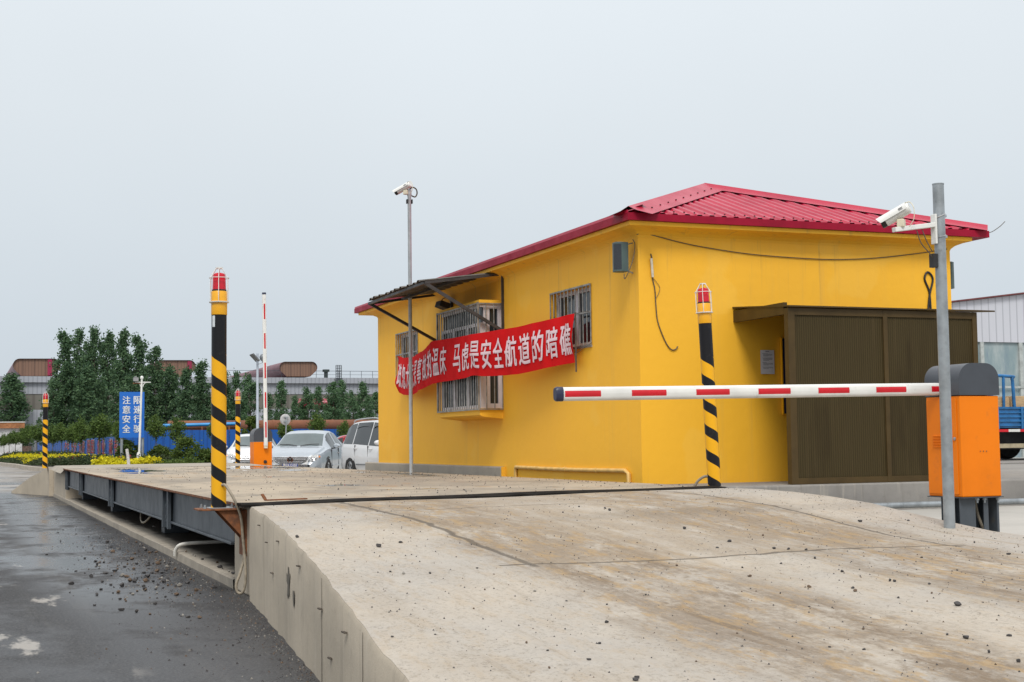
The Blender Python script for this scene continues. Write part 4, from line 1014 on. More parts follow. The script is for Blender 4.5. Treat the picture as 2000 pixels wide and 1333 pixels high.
# ================================================================ RIGHT BACKGROUND
w2=thing('second_weighbridge','second steel weighbridge with a dark side beam behind the barrier cabinet','weighbridge',(20,23.5,.3))
mb=MB(); mb.box((12.6,22,.80),(40,26.6,.835)); P(mb,'deck',conc_grey,w2)
mb=MB(); mb.box((12.7,22.06,.44),(40,22.14,.797)); P(mb,'girder',dark_steel,w2)
mb=MB(); mb.box((12.6,22.2,.25),(40,26.4,.45)); P(mb,'foundation',conc_grey,w2)
# blue lorry on it
tr=thing('cargo_truck','blue flatbed truck loaded with wooden crates on the second weighbridge','truck',(23,24.6,.835))
TY=24.0
def ty(x,y,Y=TY): return onY(x,y,Y)
zt=ty(1975,795).z; zb=ty(1975,836).z; x0=ty(1944,800).x
mb=MB(); mb.box((x0-.6,TY,zb),(x0+4.4,TY+.04,zt)); mb.box((x0-.6,TY+.04,zb),(x0+4.4,TY+2.2,zb+.08)); mb.box((x0-.6,TY+2.2,zb),(x0+4.4,TY+2.24,zt)); mb.box((x0-.64,TY,zb),(x0-.6,TY+2.24,zt))
for k in range(5): mb.bar((x0-.6,TY-.012,zb+.05+k*(zt-zb-.08)/4),(x0+4.4,TY-.012,zb+.05+k*(zt-zb-.08)/4),.03,.025)
for k in range(8): mb.box((x0-.6+k*.62,TY-.035,zb-.02),(x0-.55+k*.62,TY-.001,zt))
P(mb,'bed',blue_paint,tr)
mb=MB()
for k in range(16): mb.mat(k%2); mb.box((x0-.6+k*.30,TY-.03,zb-.085),(x0-.302+k*.30,TY-.02,zb-.03))
P(mb,'reflector_strip',[sticker_red,white_paint],tr)
mb=MB(); zr=ty(1975,735).z; xa,xb=ty(1938,735).x,ty(1984,735).x
for Y in (TY+.1,TY+1.9):
    mb.tube(smoothpath([(xa-1.2,Y,zt),(xa-1.2,Y,zr),(xb-.12,Y,zr),(xb-.02,Y,zr-.05),(xb,Y,zr-.2),(xb+.02,Y,zt)],5),.035,8); mb.tube([(ty(1966,740).x,Y,zr),(ty(1967,790).x,Y,zt)],.03,8)
P(mb,'headboard_rail',blue_paint,tr,smooth=50)
mb=MB(); mb.lathe([(.34,-.5),(.40,-.3),(.42,.2),(.38,.5)],20,(ty(1950,760).x-.1,TY+1.0,zt+.25),Matrix.Rotation(R(90),3,'X')); P(mb,'drum',blue_paint,tr,smooth=50)
mb=MB(); mb.box((x0-2.4,TY+.05,zb-.25),(x0-.75,TY+2.1,zb+1.35)); cb_=P(mb,'cab',blue_paint,tr,bevel=.12)
mb=MB(); mb.quad((x0-1.95,TY+.045,zb+.60),(x0-1.0,TY+.045,zb+.60),(x0-1.08,TY+.045,zb+1.18),(x0-1.85,TY+.045,zb+1.18)); P(mb,'side_window',glass_dark,cb_)
mb=MB(); mb.quad((x0-2.405,TY+1.9,zb+.58),(x0-2.405,TY+.25,zb+.58),(x0-2.405,TY+.3,zb+1.2),(x0-2.405,TY+1.85,zb+1.2)); P(mb,'windscreen',glass_dark,cb_)
mb=MB(); mb.box((x0-1.12,TY+.02,zb+.42),(x0-.98,TY+.048,zb+.46)); P(mb,'door_handle',black_rub,cb_)
mb=MB(); mb.box((x0-2.42,TY+.15,zb-.18),(x0-2.38,TY+2.0,zb+.02)); P(mb,'bumper',black_rub,cb_)
mb=MB(); mb.box((x0-.5,TY+.5,zb-.35),(x0+4.2,TY+1.7,zb-.01)); mb.bar((x0-.3,TY+.15,zb-.40),(x0+2.2,TY+.15,zb-.40),.05,.09); P(mb,'chassis',black_rub,tr)
mb=MB(); mb.box((x0-.3,TY+.1,zb-.42),(x0+1.9,TY+.115,zb-.33)); P(mb,'side_guard',M('dirty_cream_guard',(.42,.36,.24),.6,0,.2,8),tr)
for wx_ in (x0+1.9,x0+3.4,x0-1.6):
    for Y in (TY+.1,TY+1.85):
        mb=MB(); mb.lathe([(.22,0),(.36,.0),(.40,.04),(.40,.22),(.36,.26),(.2,.26)],28,(wx_,Y,1.235),Matrix.Rotation(R(-90),3,'X')); wo=P(mb,'wheel',black_rub,tr,smooth=40)
for k in range(4):
    mb=MB(); mb.box((x0-.5+k*1.05,TY+.15,zb+.09),(x0+.5+k*1.05,TY+1.9,zt+.20+.03*(k%2)))
    tag(mb.build('wooden_crate',wood,origin=(x0+k*1.05,TY+1,zb+.09),bevel=.01),'pale plywood crate standing in the blue truck bed, %s from the cab'%('first','second','third','fourth')[k],'crate',group='plywood crates in the truck bed')
# warehouse
wh=thing('warehouse','pale corrugated warehouse with grimy translucent lower panels at the right','warehouse',(60,62,.3))
t=NT('pale_cladding'); X,Y,Z=t.xyz(); rb=t.math('SINE',t.math('MULTIPLY',X,2*math.pi/.42)); cc=t.mix(t.step(rb,.75,.98),(.50,.51,.56),(.36,.37,.41)); cc=t.mix(t.math('MULTIPLY',t.step(t.noise(.5,5,.7,(1,1,.2)),.5,.7),.25),cc,(.38,.38,.40)); t.col(cc); t.rough(.5); clad=t.m
za=onY(1862,592,55).z; zb_=onY(2000,575,55).z; xl=onY(1858,592,55).x; xr=onY(2000,575,55).x; sl=(zb_-za)/(xr-xl); zm=onY(1960,669,55).z
zz=lambda x:za+sl*(x-xl)
mb=MB(); mb.add([(xl-5,55,zm),(xl+14,55,zm),(xl+14,55,zz(xl+14)),(xl-5,55,zz(xl-5)),(xl-5,85,zm),(xl+14,85,zm),(xl+14,85,zz(xl+14)),(xl-5,85,zz(xl-5))],[(0,1,2,3),(4,7,6,5),(0,3,7,4),(1,5,6,2)]); P(mb,'upper_wall',clad,wh)
mb=MB(); mb.add([(xl-5.3,54.8,zz(xl-5.3)+.02),(xl+14,54.8,zz(xl+14)+.02),(xl+14,85,zz(xl+14)+.02),(xl-5.3,85,zz(xl-5.3)+.02),(xl-5.3,54.8,zz(xl-5.3)+.09),(xl+14,54.8,zz(xl+14)+.09),(xl+14,85,zz(xl+14)+.09),(xl-5.3,85,zz(xl-5.3)+.09)],[(3,2,1,0),(4,5,6,7),(0,1,5,4),(1,2,6,5),(3,0,4,7)]); P(mb,'roof',M('rusty_red_trim',(.16,.04,.04),.6,0,.2,3),wh)
t=NT('grimy_translucent_panel'); cc=t.mix(t.step(t.noise(.9,6,.65,(1,1,.35)),.35,.68),(.20,.27,.29),(.40,.44,.44)); cc=t.mix(t.math('MULTIPLY',t.step(t.noise(1.6,5,.7,(1,1,.15),off=4),.5,.7),.5),cc,(.10,.16,.24)); t.col(cc); t.rough(.35)
mb=MB(); mb.quad((xl-5,55.1,.3),(xl+14,55.1,.3),(xl+14,55.1,zm),(xl-5,55.1,zm)); mb.quad((xl-5,85,.3),(xl-5,55.1,.3),(xl-5,55.1,zm),(xl-5,85,zm)); mb.quad((xl+14,55.1,.3),(xl+14,85,.3),(xl+14,85,zm),(xl+14,55.1,zm)); P(mb,'lower_panel',t.m,wh)
mb=MB()
for k in range(12): mb.box((xl-3+k*2.3,54.98,.3),(xl-2.8+k*2.3,55.09,zm))
for z in (zm-2.2,): mb.box((xl-5,54.95,z),(xl+14,54.979,z+.1))
P(mb,'wall_frame',M('pale_steel_frame',(.42,.45,.44),.5,0,.15,3),wh)

# ================================================================ CARS
car_glass=M('car_window_glass',(.10,.13,.135),.03,0,.1,2)
car_glass_dark=M('tinted_car_glass',(.02,.024,.026),.04,0,.1,2)
tyre_m=M('tyre_rubber',(.016,.016,.017),.8,0,.2,9); alloy=M('alloy_rim',(.50,.51,.52),.28,.8,.08,8)
lamp_m=M('headlamp_glass',(.62,.64,.64),.08,.15,.25,30); chrome=M('chrome',(.42,.43,.45),.2,1,.05,5)
amber=M('amber_lens',(.6,.18,.02),.2); plate_b=M('blue_number_plate',(.012,.05,.30),.4,0,.06,20)
grille_m=M('black_grille',(.012,.012,.013),.4); taillamp=M('tail_lamp_red',(.35,.008,.012),.15)
def car_paint(name,c,metal):
    t=NT(name); t.col(t.mix(t.step(t.noise(1.5,4,.6),.3,.7),c,tuple(v*.94 for v in c))); t.b.inputs['Metallic'].default_value=metal; t.rough(.28); t.b.inputs['Coat Weight'].default_value=.6; t.b.inputs['Coat Roughness'].default_value=.04; return t.m
silver=car_paint('silver_blue_paint',(.43,.48,.53),.4); carwhite=car_paint('white_car_paint',(.62,.63,.64),0); carred=car_paint('red_car_paint',(.35,.012,.03),.1)
def build_car(name,label,cat,paint,spec):
    root=thing(name,label,cat)
    top,belt,wid,wtop,low=spec['top'],spec['belt'],spec['wid'],spec['wtop'],spec['low']
    L0,L1=top[0][0],top[-1][0]; ns=96; sub=3
    xs=[L0+(L1-L0)*i/ns for i in range(ns+1)]
    def ring(x):
        w=interp(wid,x); zl=interp(low,x); zt=interp(top,x); zb=min(interp(belt,x),zt-.035); wt=min(interp(wtop,x),w*.97)
        cab=zt-zb>.12
        pts=[(0,zl),(w*.7,zl),(w*.95,zl+.05),(w*.99,zl+.18),(w,zl+(zb-zl)*.55),(w*.985,zb-.10),(w*.955,zb),
             (w*.955+(wt-w*.955)*.36,zb+(zt-.07-zb)*.36),(w*.955+(wt-w*.955)*.72,zb+(zt-.07-zb)*.72),(wt,zt-.07 if cab else zt-.028),(wt*.9,zt-.025 if cab else zt-.012),(wt*.5,zt-.004),(0,zt)]
        res=[]
        for (a,b),(c,d) in zip(pts,pts[1:]):
            for k in range(sub): res.append((a+(c-a)*k/sub,b+(d-b)*k/sub))
        res.append(pts[-1])
        full=[(x,-a,b) for a,b in res]+[(x,a,b) for a,b in res[::-1][1:-1]]
        return full
    rings=[ring(x) for x in xs]; n=len(rings[0]); half=12*sub
    sets={}
    def put(key,vs): sets.setdefault(key,MB()).add(vs,[tuple(range(len(vs)))])
    wr=spec['wheel_r']; wxs=spec['wheels']
    body=MB(); rem=[]
    o=0
    for r in rings: body.v+=r
    def classify(x,y,z,k):
        kk=k if k<half else 2*half-1-k   # ring segment from the bottom centre
        seg=kk//sub
        if 6<=seg<=8:
            for a,b in spec['side_glass']:
                zt=interp(top,x); 
                if a<x<b and z<zt-.085: return 'side_window'
        if seg>=9:
            a,b=spec['windshield']
            if a<x<b and (abs(y)<interp(wtop,x)*.93): return 'windshield'
            a,b=spec['rear_glass']
            if a<x<b and (abs(y)<interp(wtop,x)*.93): return 'rear_window'
        if x>L1-.42:
            for hx in (1,):
                u=(abs(y)-spec['lamp'][0])/spec['lamp'][2]; v=(z-(spec['lamp'][1]+(abs(y)-spec['lamp'][0])*.28))/spec['lamp'][3]
                if u*u*u*u+v*v<1: return 'headlight_l' if y>0 else 'headlight_r'
        return None
    mesh_f={}
    for i in range(ns):
        for k in range(n):
            k2=(k+1)%n; q=[rings[i][k],rings[i+1][k],rings[i+1][k2],rings[i][k2]]
            c=[sum(p[j] for p in q)/4 for j in range(3)]
            key=classify(c[0],c[1],c[2],k)
            ids=(i*n+k,i*n+k2,(i+1)*n+k2,(i+1)*n+k)
            mesh_f.setdefault(key,[]).append(ids)
    for key,fs in mesh_f.items():
        mb=MB()
        used=sorted({a for f in fs for a in f}); mp={a:i for i,a in enumerate(used)}
        mb.v=[body.v[a] for a in used]
        for f in fs: mb.face([mp[a] for a in f])
        if key is None:
            b0=len(mb.v)
            for rr in (rings[0],rings[-1]): mb.add(rr,[tuple(range(n))])
            mb.build('body',paint,root,smooth=38)
        elif key=='wheel_arch': mb.build('wheel_arch',grille_m,root)
        elif key=='side_window': mb.build('side_window',car_glass_dark,root,smooth=38)
        elif key.startswith('headlight'): mb.build('headlight',lamp_m,root,smooth=38)
        else: mb.build(key,car_glass,root,smooth=38)
    for wx in wxs:
        for s in (-1,1):
            mx=Matrix.Rotation(R(90*-s),3,'X'); c=(wx,s*(interp(wid,wx)-.185),wr)
            ar=MB(); rr=wr+.055; yo=s*(max(interp(wid,wx-rr),interp(wid,wx+rr))*.99+.004); pl_=[(wx+rr*math.cos(R(a)),wr+rr*math.sin(R(a))) for a in range(-24,205,6)]
            ar.prism(pl_,lambda q:Vector((q[0],yo-.05*s,q[1])),lambda q:Vector((q[0],s*(interp(wid,q[0])*.99+.006),q[1]))); ar.build('wheel_arch',grille_m,root)
            ty_=MB().lathe([(wr*.62,.0),(wr*.97,.0),(wr,.03),(wr,.16),(wr*.96,.195),(wr*.70,.20),(wr*.66,.17)],30,(0,0,0),mx).build('wheel',tyre_m,root,smooth=40,loc=c)
            rm=MB()
            rm.lathe([(wr*.66,.13),(wr*.69,.185),(wr*.62,.19),(wr*.60,.15)],30,(0,0,0),mx)
            for k in range(7):
                a=2*math.pi*k/7; p0=mx@Vector((.03*math.cos(a),.03*math.sin(a),.175)); p1=mx@Vector((wr*.64*math.cos(a),wr*.64*math.sin(a),.165)); rm.bar(p0,p1,.045,.025,(0,1,0))
            rm.lathe([(.06,.15),(.06,.19),(.04,.197)],16,(0,0,0),mx)
            rm.build('rim',alloy,ty_,smooth=40)
    # mirrors, handles, plate, grille, emblem
    xm=spec['mirror'][0]; zm=spec['mirror'][1]
    for s in (-1,1):
        mb=MB(); w=interp(wid,xm)
        n2=12; rows=[]
        for a,kx in ((-.02,.75),(.0,1),(.06,.95),(.10,.6)):
            rows.append([(xm+a,s*(w+.10)+.105*kx*math.cos(t),zm+.07*kx*math.sin(t)) for t in [2*math.pi*i/n2 for i in range(n2+1)]])
        mb.grid(rows); mb.add([p for p in rows[-1][:-1]],[tuple(range(n2))]); mb.add([p for p in rows[0][:-1]],[tuple(range(n2))[::-1]])
        mo=mb.build('wing_mirror',paint,root,smooth=50)
        mb=MB(); mb.bar((xm,s*(w-.06),zm-.075),(xm+.02,s*(w+.06),zm-.06),.05,.03); mb.build('mirror_foot',grille_m,mo)
        for hx,hz_ in spec['handles']:
            mb=MB(); ww=interp(wid,hx)*.99; mb.tube([(hx-.10,s*ww,hz_),(hx-.08,s*(ww+.025),hz_),(hx+.08,s*(ww+.025),hz_),(hx+.10,s*ww,hz_)],.014,8); mb.build('door_handle',paint if 'white' in paint.name else chrome,root,smooth=50)
        mb=MB()   # shut lines
        for sxl,z0,z1 in spec['seams']:
            ww=interp(wid,sxl); mb.box((sxl-.005,s*ww*.985-.012,z0),(sxl+.005,s*ww*.985+.016,z1))
        mb.build('door_gap',grille_m,root)
        a,b=spec['trim'][0],spec['trim'][1]
        mb=MB(); ww=interp(wid,(a+b)/2); mb.box((a,s*ww-.008,spec['trim'][2]),(b,s*ww+.012,spec['trim'][2]+.035)); mb.build('side_trim',spec['trim'][3],root,bevel=.004)
    for (p0,p1) in spec['pillars']:
        for s in (-1,1):
            mb=MB(); mb.bar((p0[0],s*p0[1],p0[2]),(p1[0],s*p1[1],p1[2]),.05,.02,(0,1,0)); mb.build('pillar_trim',spec['pillar_mat'],root)
    return root
sedan_spec=dict(
 top=[(-2.38,.62),(-2.34,.86),(-2.2,.99),(-1.85,1.05),(-1.6,1.08),(-1.2,1.27),(-.75,1.42),(-.3,1.47),(.1,1.475),(.45,1.43),(.65,1.37),(1.0,1.19),(1.38,1.0),(1.7,.955),(2.0,.89),(2.2,.82),(2.32,.72),(2.385,.60),(2.40,.50)],
 belt=[(-2.38,.55),(-2.2,.93),(-1.5,.97),(0,.95),(1.4,.90),(2.2,.76),(2.4,.45)],
 wid=[(-2.38,.70),(-2.25,.82),(-2.0,.87),(-1.2,.90),(1.2,.90),(1.8,.88),(2.1,.845),(2.25,.78),(2.33,.70),(2.40,.56)],
 wtop=[(-2.38,.6),(-1.7,.70),(-1.2,.62),(-.6,.60),(.3,.60),(.7,.63),(1.38,.74),(1.9,.74),(2.2,.66),(2.4,.48)],
 low=[(-2.38,.40),(-2.2,.24),(2.15,.20),(2.32,.22),(2.40,.30)],
 side_glass=[(-1.25,-.85),(-.80,-.02),(.04,.85)],windshield=(.60,1.34),rear_glass=(-1.6,-.85),
 lamp=(.60,.645,.20,.085),wheel_r=.325,wheels=(-1.38,1.42),mirror=(.78,1.0),handles=[(-.92,.84),(.10,.80)],seams=[(.02,.3,.93),(-1.0,.5,.95),(.98,.3,.90)],
 trim=(-.9,.9,.42,silver),pillars=[],pillar_mat=grille_m)
def front_kit(root,grille=True,plate=None,emblem=False,paint=silver):
    """grille bars, intake, number plate on the sedan nose"""
    def nose(y,z):
        fy_=interp([(0,2.405),(.50,2.402),(.56,2.40),(.70,2.33),(.78,2.25),(.845,2.1)],abs(y)); fz=interp([(.2,2.33),(.30,2.40),(.50,2.402),(.60,2.386),(.72,2.322),(.82,2.2)],z)
        return min(fy_,fz)+.004
    mb=MB(); poly=[(-.50,.70),(.50,.70),(.44,.60),(.30,.53),(-.30,.53),(-.44,.60)]
    mb.add([(nose(y,z)+.012,y,z) for y,z in poly]+[(nose(0,.62)+.016,0,.62)],[(i,(i+1)%6,6) for i in range(6)]); g=mb.build('grille',grille_m,root)
    mb=MB()
    for z,h in ((.665,.48),(.615,.45),(.565,.37)):
        ys=[-h+2*h*i/8 for i in range(9)]; mb.tube([(nose(y,z)+.016,y,z) for y in ys],.0075,6)
    mb.tube([(nose(y,z)+.02,y,z) for y,z in poly+[poly[0]]],.011,6); mb.build('grille_bar',chrome,g,smooth=50)
    if emblem:
        mb=MB(); x=nose(0,.62)+.035
        mb.tube([(x,.082*math.cos(a),.622+.082*math.sin(a)) for a in [2*math.pi*i/24 for i in range(25)]],.010,6)
        for pts in ([(-.040,.066),(0,.006),(.040,.066)],[(-.072,.030),(-.036,-.060),(0,-.004),(.036,-.060),(.072,.030)]): mb.tube([(x,a,.622+b) for a,b in pts],.0085,6)
        mb.build('emblem',chrome,g,smooth=50)
        mb=MB().lathe([(.08,0),(.08,.004)],24,(x-.012,0,.622),Matrix.Rotation(R(90),3,'Y')); mb.build('emblem_disc',grille_m,g)
    mb=MB(); poly=[(-.62,.335),(.62,.335),(.52,.255),(-.52,.255)]
    for sgn,(a,b) in ((0,(-.36,.36)),(1,(.40,.66)),(-1,(-.66,-.40))):
        mb.grid([[(nose(y,z)+.016,y,z) for z in (.25,.34)] for y in [a+(b-a)*i/6 for i in range(7)]])
    mb.build('air_intake',grille_m,root)
    mb=MB()
    for s in (-1,1): mb.bar((nose(.5*s,.25)+.022,.50*s,.25),(nose(.54*s,.34)+.022,.55*s,.345),.05,.012)
    mb.build('intake_trim',chrome,root)
    for s in (-1,1):
        mb=MB()
        for yy,rr in ((.53,.034),(.62,.046),(.71,.032)):
            zc=.645+(yy-.62)*.28; c=Vector((nose(yy,zc)+.012-.02*(yy>.65),s*yy,zc)); mx=Matrix.Rotation(R(78+6*0),3,'Y')
            mb.lathe([(rr,-.01),(rr,.004),(rr*.7,-.002),(rr*.4,.006)],16,c,mx)
        mb.build('headlamp_reflector',chrome,root,smooth=50)
        mb=MB().lathe([(.035,-.005),(.03,.006)],12,(nose(.80,.70)-.01,s*.79,.70),Matrix.Rotation(R(60),3,'Y')); mb.build('indicator_lens',amber,root)
    if plate:
        mb=MB(); x=2.405; mb.box((x-.02,-.22,.405),(x+.012,.22,.54)); mb.mat(1)
        place_text(mb,1,plate,lambda a,b,d=0:(x+.015+d,a,b),-.205,.205,.42,.525,bold=.006)
        mb.build('number_plate',[plate_b,white_paint],root)
    mb=MB()
    for s in (-1,1): mb.tube(smoothpath([(1.38,s*.05+.0,1.015),(1.30,s*.3,1.055),(1.28,s*.58,1.06)],4),.010,5)
    mb.build('wiper',grille_m,root)
def heading(fx,fy): return math.atan2(fy,fx)
sedan=build_car('parked_car','silver blue sedan with a blue number plate parked facing the weighbridge','car',silver,sedan_spec)
front_kit(sedan,True,'鲁DLQ107',True)
fp=onD(567,900,40.3); fx,fyy=-math.sin(R(26)),-math.cos(R(26))
sedan.location=(fp.x-fx*2.39,fp.y-fyy*2.39,.30); sedan.rotation_euler=(0,0,heading(fx,fyy))
wc=build_car('parked_car','white sedan mostly hidden behind the raised barrier cabinet','car',carwhite,dict(sedan_spec,trim=(-.9,.9,.42,carwhite)))
front_kit(wc,True)
fp=onD(487,900,50); fx,fyy=-math.sin(R(15)),-math.cos(R(15)); wc.location=(fp.x-fx*2.39,fp.y-fyy*2.39,.295); wc.rotation_euler=(0,0,heading(fx,fyy))
rc=build_car('parked_car','red car showing only a sliver between the silver sedan and white minivan','car',carred,dict(sedan_spec,trim=(-.9,.9,.42,carred)))
fp=onD(690,880,62); rc.location=(fp.x,fp.y,.295); rc.rotation_euler=(0,0,R(170))
mpv_spec=dict(
 top=[(-2.30,.70),(-2.28,1.0),(-2.18,1.34),(-2.02,1.56),(-1.75,1.67),(-1.2,1.71),(-.3,1.72),(.3,1.68),(.7,1.56),(1.1,1.34),(1.5,1.12),(1.9,.99),(2.15,.86),(2.26,.70),(2.30,.55)],
 belt=[(-2.3,.6),(-2.2,1.06),(-1,1.04),(.5,.98),(1.4,.95),(2.0,.84),(2.3,.45)],
 wid=[(-2.30,.74),(-2.22,.83),(-2.0,.88),(-1.3,.905),(1.2,.905),(1.8,.88),(2.1,.80),(2.3,.60)],
 wtop=[(-2.3,.66),(-1.9,.66),(-1.0,.68),(.3,.67),(.8,.68),(1.5,.74),(2.0,.72),(2.3,.5)],
 low=[(-2.3,.42),(-2.2,.26),(2.1,.22),(2.3,.32)],
 side_glass=[(-2.0,-1.30),(-1.26,-.20),(-.16,.75)],windshield=(.75,1.45),rear_glass=(-2.26,-1.95),
 lamp=(.66,.80,.19,.11),wheel_r=.34,wheels=(-1.38,1.36),mirror=(.78,1.08),handles=[(-1.0,.93),(.05,.91)],seams=[(-.15,.3,1.0),(-1.05,.6,1.02),(.95,.3,.95)],
 trim=(-.95,.92,.47,M('grey_side_moulding',(.16,.17,.18),.5)),pillars=[],pillar_mat=grille_m)
mpv=build_car('parked_car','white minivan with grey side moulding half hidden behind the yellow house','car',carwhite,mpv_spec)
mb=MB()
for s in (-1,1): mb.tube(smoothpath([(-1.7,s*.63,1.665),(-1.5,s*.62,1.735),(-.3,s*.62,1.765),(.25,s*.62,1.70)],5),.018,6)
mb.build('roof_rail',M('light_grey_rail',(.5,.5,.52),.4,.3),mpv,smooth=50)
mb=MB()
for a,b in ((-1.25,-.2),(-.1,.74)): 
    for s in (-1,1): mb.grid([[(x,s*(.715+.02),1.53+.07*math.sin(math.pi*(x-a)/(b-a))**.5-.06) for x in [a+(b-a)*i/8 for i in range(9)]],[(x,s*(.69+.01),1.60+.05*math.sin(math.pi*(x-a)/(b-a))**.5-.02) for x in [a+(b-a)*i/8 for i in range(9)]]])
mb.build('window_visor',car_glass_dark,mpv)
mb=MB()
for s in (-1,1): mb.box((-2.315,s*.62-.12,.95),(-2.20,s*.62+.12,1.25))
mb.build('tail_light',taillamp,mpv,bevel=.02)
wp=onD(690,903,40); fx,fyy=math.sin(R(8)),-math.cos(R(8)); rx,ry=fyy,-fx
mpv.location=(wp.x+fx*1.38-rx*.8,wp.y+fyy*1.38-ry*.8,.295); mpv.rotation_euler=(0,0,heading(fx,fyy))

# ================================================================ VEGETATION
def leaf_cloud(mb,rnd,centres,per,spread,size):
    v=mb.v; f=mb.f; mi=mb.mi
    for c in centres:
        cx,cy,cz=c[:3]; k=c[3] if len(c)>3 else 1
        for _ in range(int(per*k)):
            x=cx+rnd.gauss(0,spread*k); y=cy+rnd.gauss(0,spread*k); z=cz+rnd.gauss(0,spread*k*.9)
            a=rnd.uniform(0,6.283); t=rnd.uniform(-.9,.9); s=size*rnd.uniform(.6,1.3)
            ux,uy,uz=math.cos(a)*s,math.sin(a)*s,rnd.uniform(-.4,.4)*s
            wx_,wy_,wz_=-math.sin(a)*t*s*.6,math.cos(a)*t*s*.6,math.sqrt(1-t*t)*s*.6
            o=len(v)
            v.extend([(x-ux,y-uy,z-uz),(x+wx_,y+wy_,z+wz_),(x+ux,y+uy,z+uz),(x-wx_,y-wy_,z-wz_)])
            f.append((o,o+1,o+2,o+3)); mi.append(0)
def poplar_kind(seed,leaf,name,label,base=.12,shape=1.0,ncl=95,per=34,openness=.7):
    """unit poplar: height 1, half-width about 0.17"""
    rnd=random.Random(seed); root=thing(name,label,'tree')
    mb=MB(); pts=[(0,0,0)]; x=y=0
    for k in range(1,7): x+=rnd.uniform(-.008,.008); y+=rnd.uniform(-.008,.008); pts.append((x,y,k*.155))
    mb.tube(pts,[.014*(1-k/7.2) for k in range(7)],7)
    cs=[]
    nlead=5
    leads=[(rnd.uniform(0,6.28),rnd.uniform(.25,.8)) for _ in range(nlead)]
    leads=[(0,0,1.0,1.0)]+[(r_*math.cos(a_),r_*math.sin(a_),h_,.72) for r_,a_,h_ in [(rnd.uniform(.06,.11),rnd.uniform(0,6.28),rnd.uniform(.62,.93)) for _ in range(4)]]
    for _ in range(ncl):
        lx,ly,lt,lw=rnd.choice(leads) if rnd.random()<.6 else leads[0]
        z=base+(lt-base)*rnd.random()**.85; t_=(z-base)/(lt-base)
        prof=min(1,t_/.16+.35)*(1.04-t_)**.55*.165*shape*lw*(1+.35*math.sin(t_*19+seed+lx*60))
        a=rnd.uniform(0,6.28); rr=prof*math.sqrt(rnd.uniform(.05,1.0))
        x_,y_c=lx*min(1,t_*2.5)+rr*math.cos(a),ly*min(1,t_*2.5)+rr*math.sin(a)
        cs.append((x_,y_c,z,rnd.uniform(.55,1.3)))
        if rnd.random()<.2: mb.tube([(0,0,max(z-.12,.05)),(x_*.9,y_c*.9,z)],[.004,.0015],4)
    for k in range(9): cs.append((rnd.gauss(0,.008),rnd.gauss(0,.008),.90+.1*k/9,.5))
    mb.build('trunk',bark,root,smooth=60)
    mb=MB(); leaf_cloud(mb,rnd,cs,per,.023,.0135); mb.build('crown',leaf,root)
    return root
ORD=['first','second','third','fourth','fifth','sixth','seventh','eighth','ninth','tenth','eleventh','twelfth','thirteenth','fourteenth','fifteenth','sixteenth']
def place_tree(proto,used,px,topy,hw,D,unit_hw,label,group,gz=0):
    o=proto if not used else copy_tree(proto)
    b=onD(px,860,D); tz=onD(px,topy,D).z; h=tz-gz; wdt=hw*D/FPX
    o.location=(b.x,b.y,gz); s=wdt/unit_hw; o.scale=(s,s,h); o.rotation_euler=(0,0,random.uniform(0,6.28))
    tag(o,label,'tree',group); return o
kinds=[poplar_kind(21+k,leaf_poplar,'poplar_tree','x',.05,1.15,200,46) for k in range(5)]; usedk=[0]*5
tall=[(125,650,27,150,'tall dark poplar at the left end of the high clump before the grey hall'),(153,646,23,157,'tall slender dark poplar second in the high clump from its left end'),(183,643,24,150,'tallest dark poplar, third in the high clump, above the golden hedge'),(212,649,25,156,'tall dark poplar directly above the left edge of the blue road sign'),(238,649,26,149,'tall dark poplar rising directly behind the blue road sign'),(270,658,27,156,'tall dark poplar above the white lamp post beside the blue sign'),(303,680,26,150,'shorter dark poplar at the right end of the high clump'),(20,733,34,140,'dark bushy poplar at the left picture edge beside the grey hall'),
 (332,716,26,152,'low dark poplar below the maroon roof ventilator right of the high clump'),(362,722,24,146,'low dark poplar midway between the high clump and the near striped post'),(392,708,24,152,'dark poplar just left of the near striped post'),(104,745,24,146,'low dark poplar filling the foot of the high clump on its left'),(168,720,30,146,'low dark poplar in the middle of the high clump foot'),(255,735,30,145,'low dark poplar standing behind the blue sign foot')]
for i,(px,ty_,hw,D,lab) in enumerate(tall):
    k=i%5; place_tree(kinds[k],usedk[k],px,ty_,hw,(105+D if px<60 else D+58 if px<225 else D+6),.165,lab,'dark poplars in front of the grey hall'); usedk[k]=1
kinds2=[poplar_kind(51+k,leaf_young,'young_poplar','x',.03,1.2,150,46) for k in range(4)]; usedk=[0]*4
young=[(462,730,23),(486,732,24),(523,770,18),(549,746,21),(576,776,17),(600,758,20),(624,757,19),(651,748,23),(668,746,22),(688,765,16),(706,748,21),(735,768,20),(438,728,22),(643,778,16),(590,786,15),(720,775,16)]
for i,(px,ty_,hw) in enumerate(young):
    k=i%4; D=146+9*((i*7)%3)
    r_=sorted(q[0] for q in young).index(px)
    place_tree(kinds2[k],usedk[k],px,ty_,hw,D,.175,'pale green young poplar, %s from the left in the row above the rusty pipe'%ORD[r_],'young poplars above the rusty pipe'); usedk[k]=1
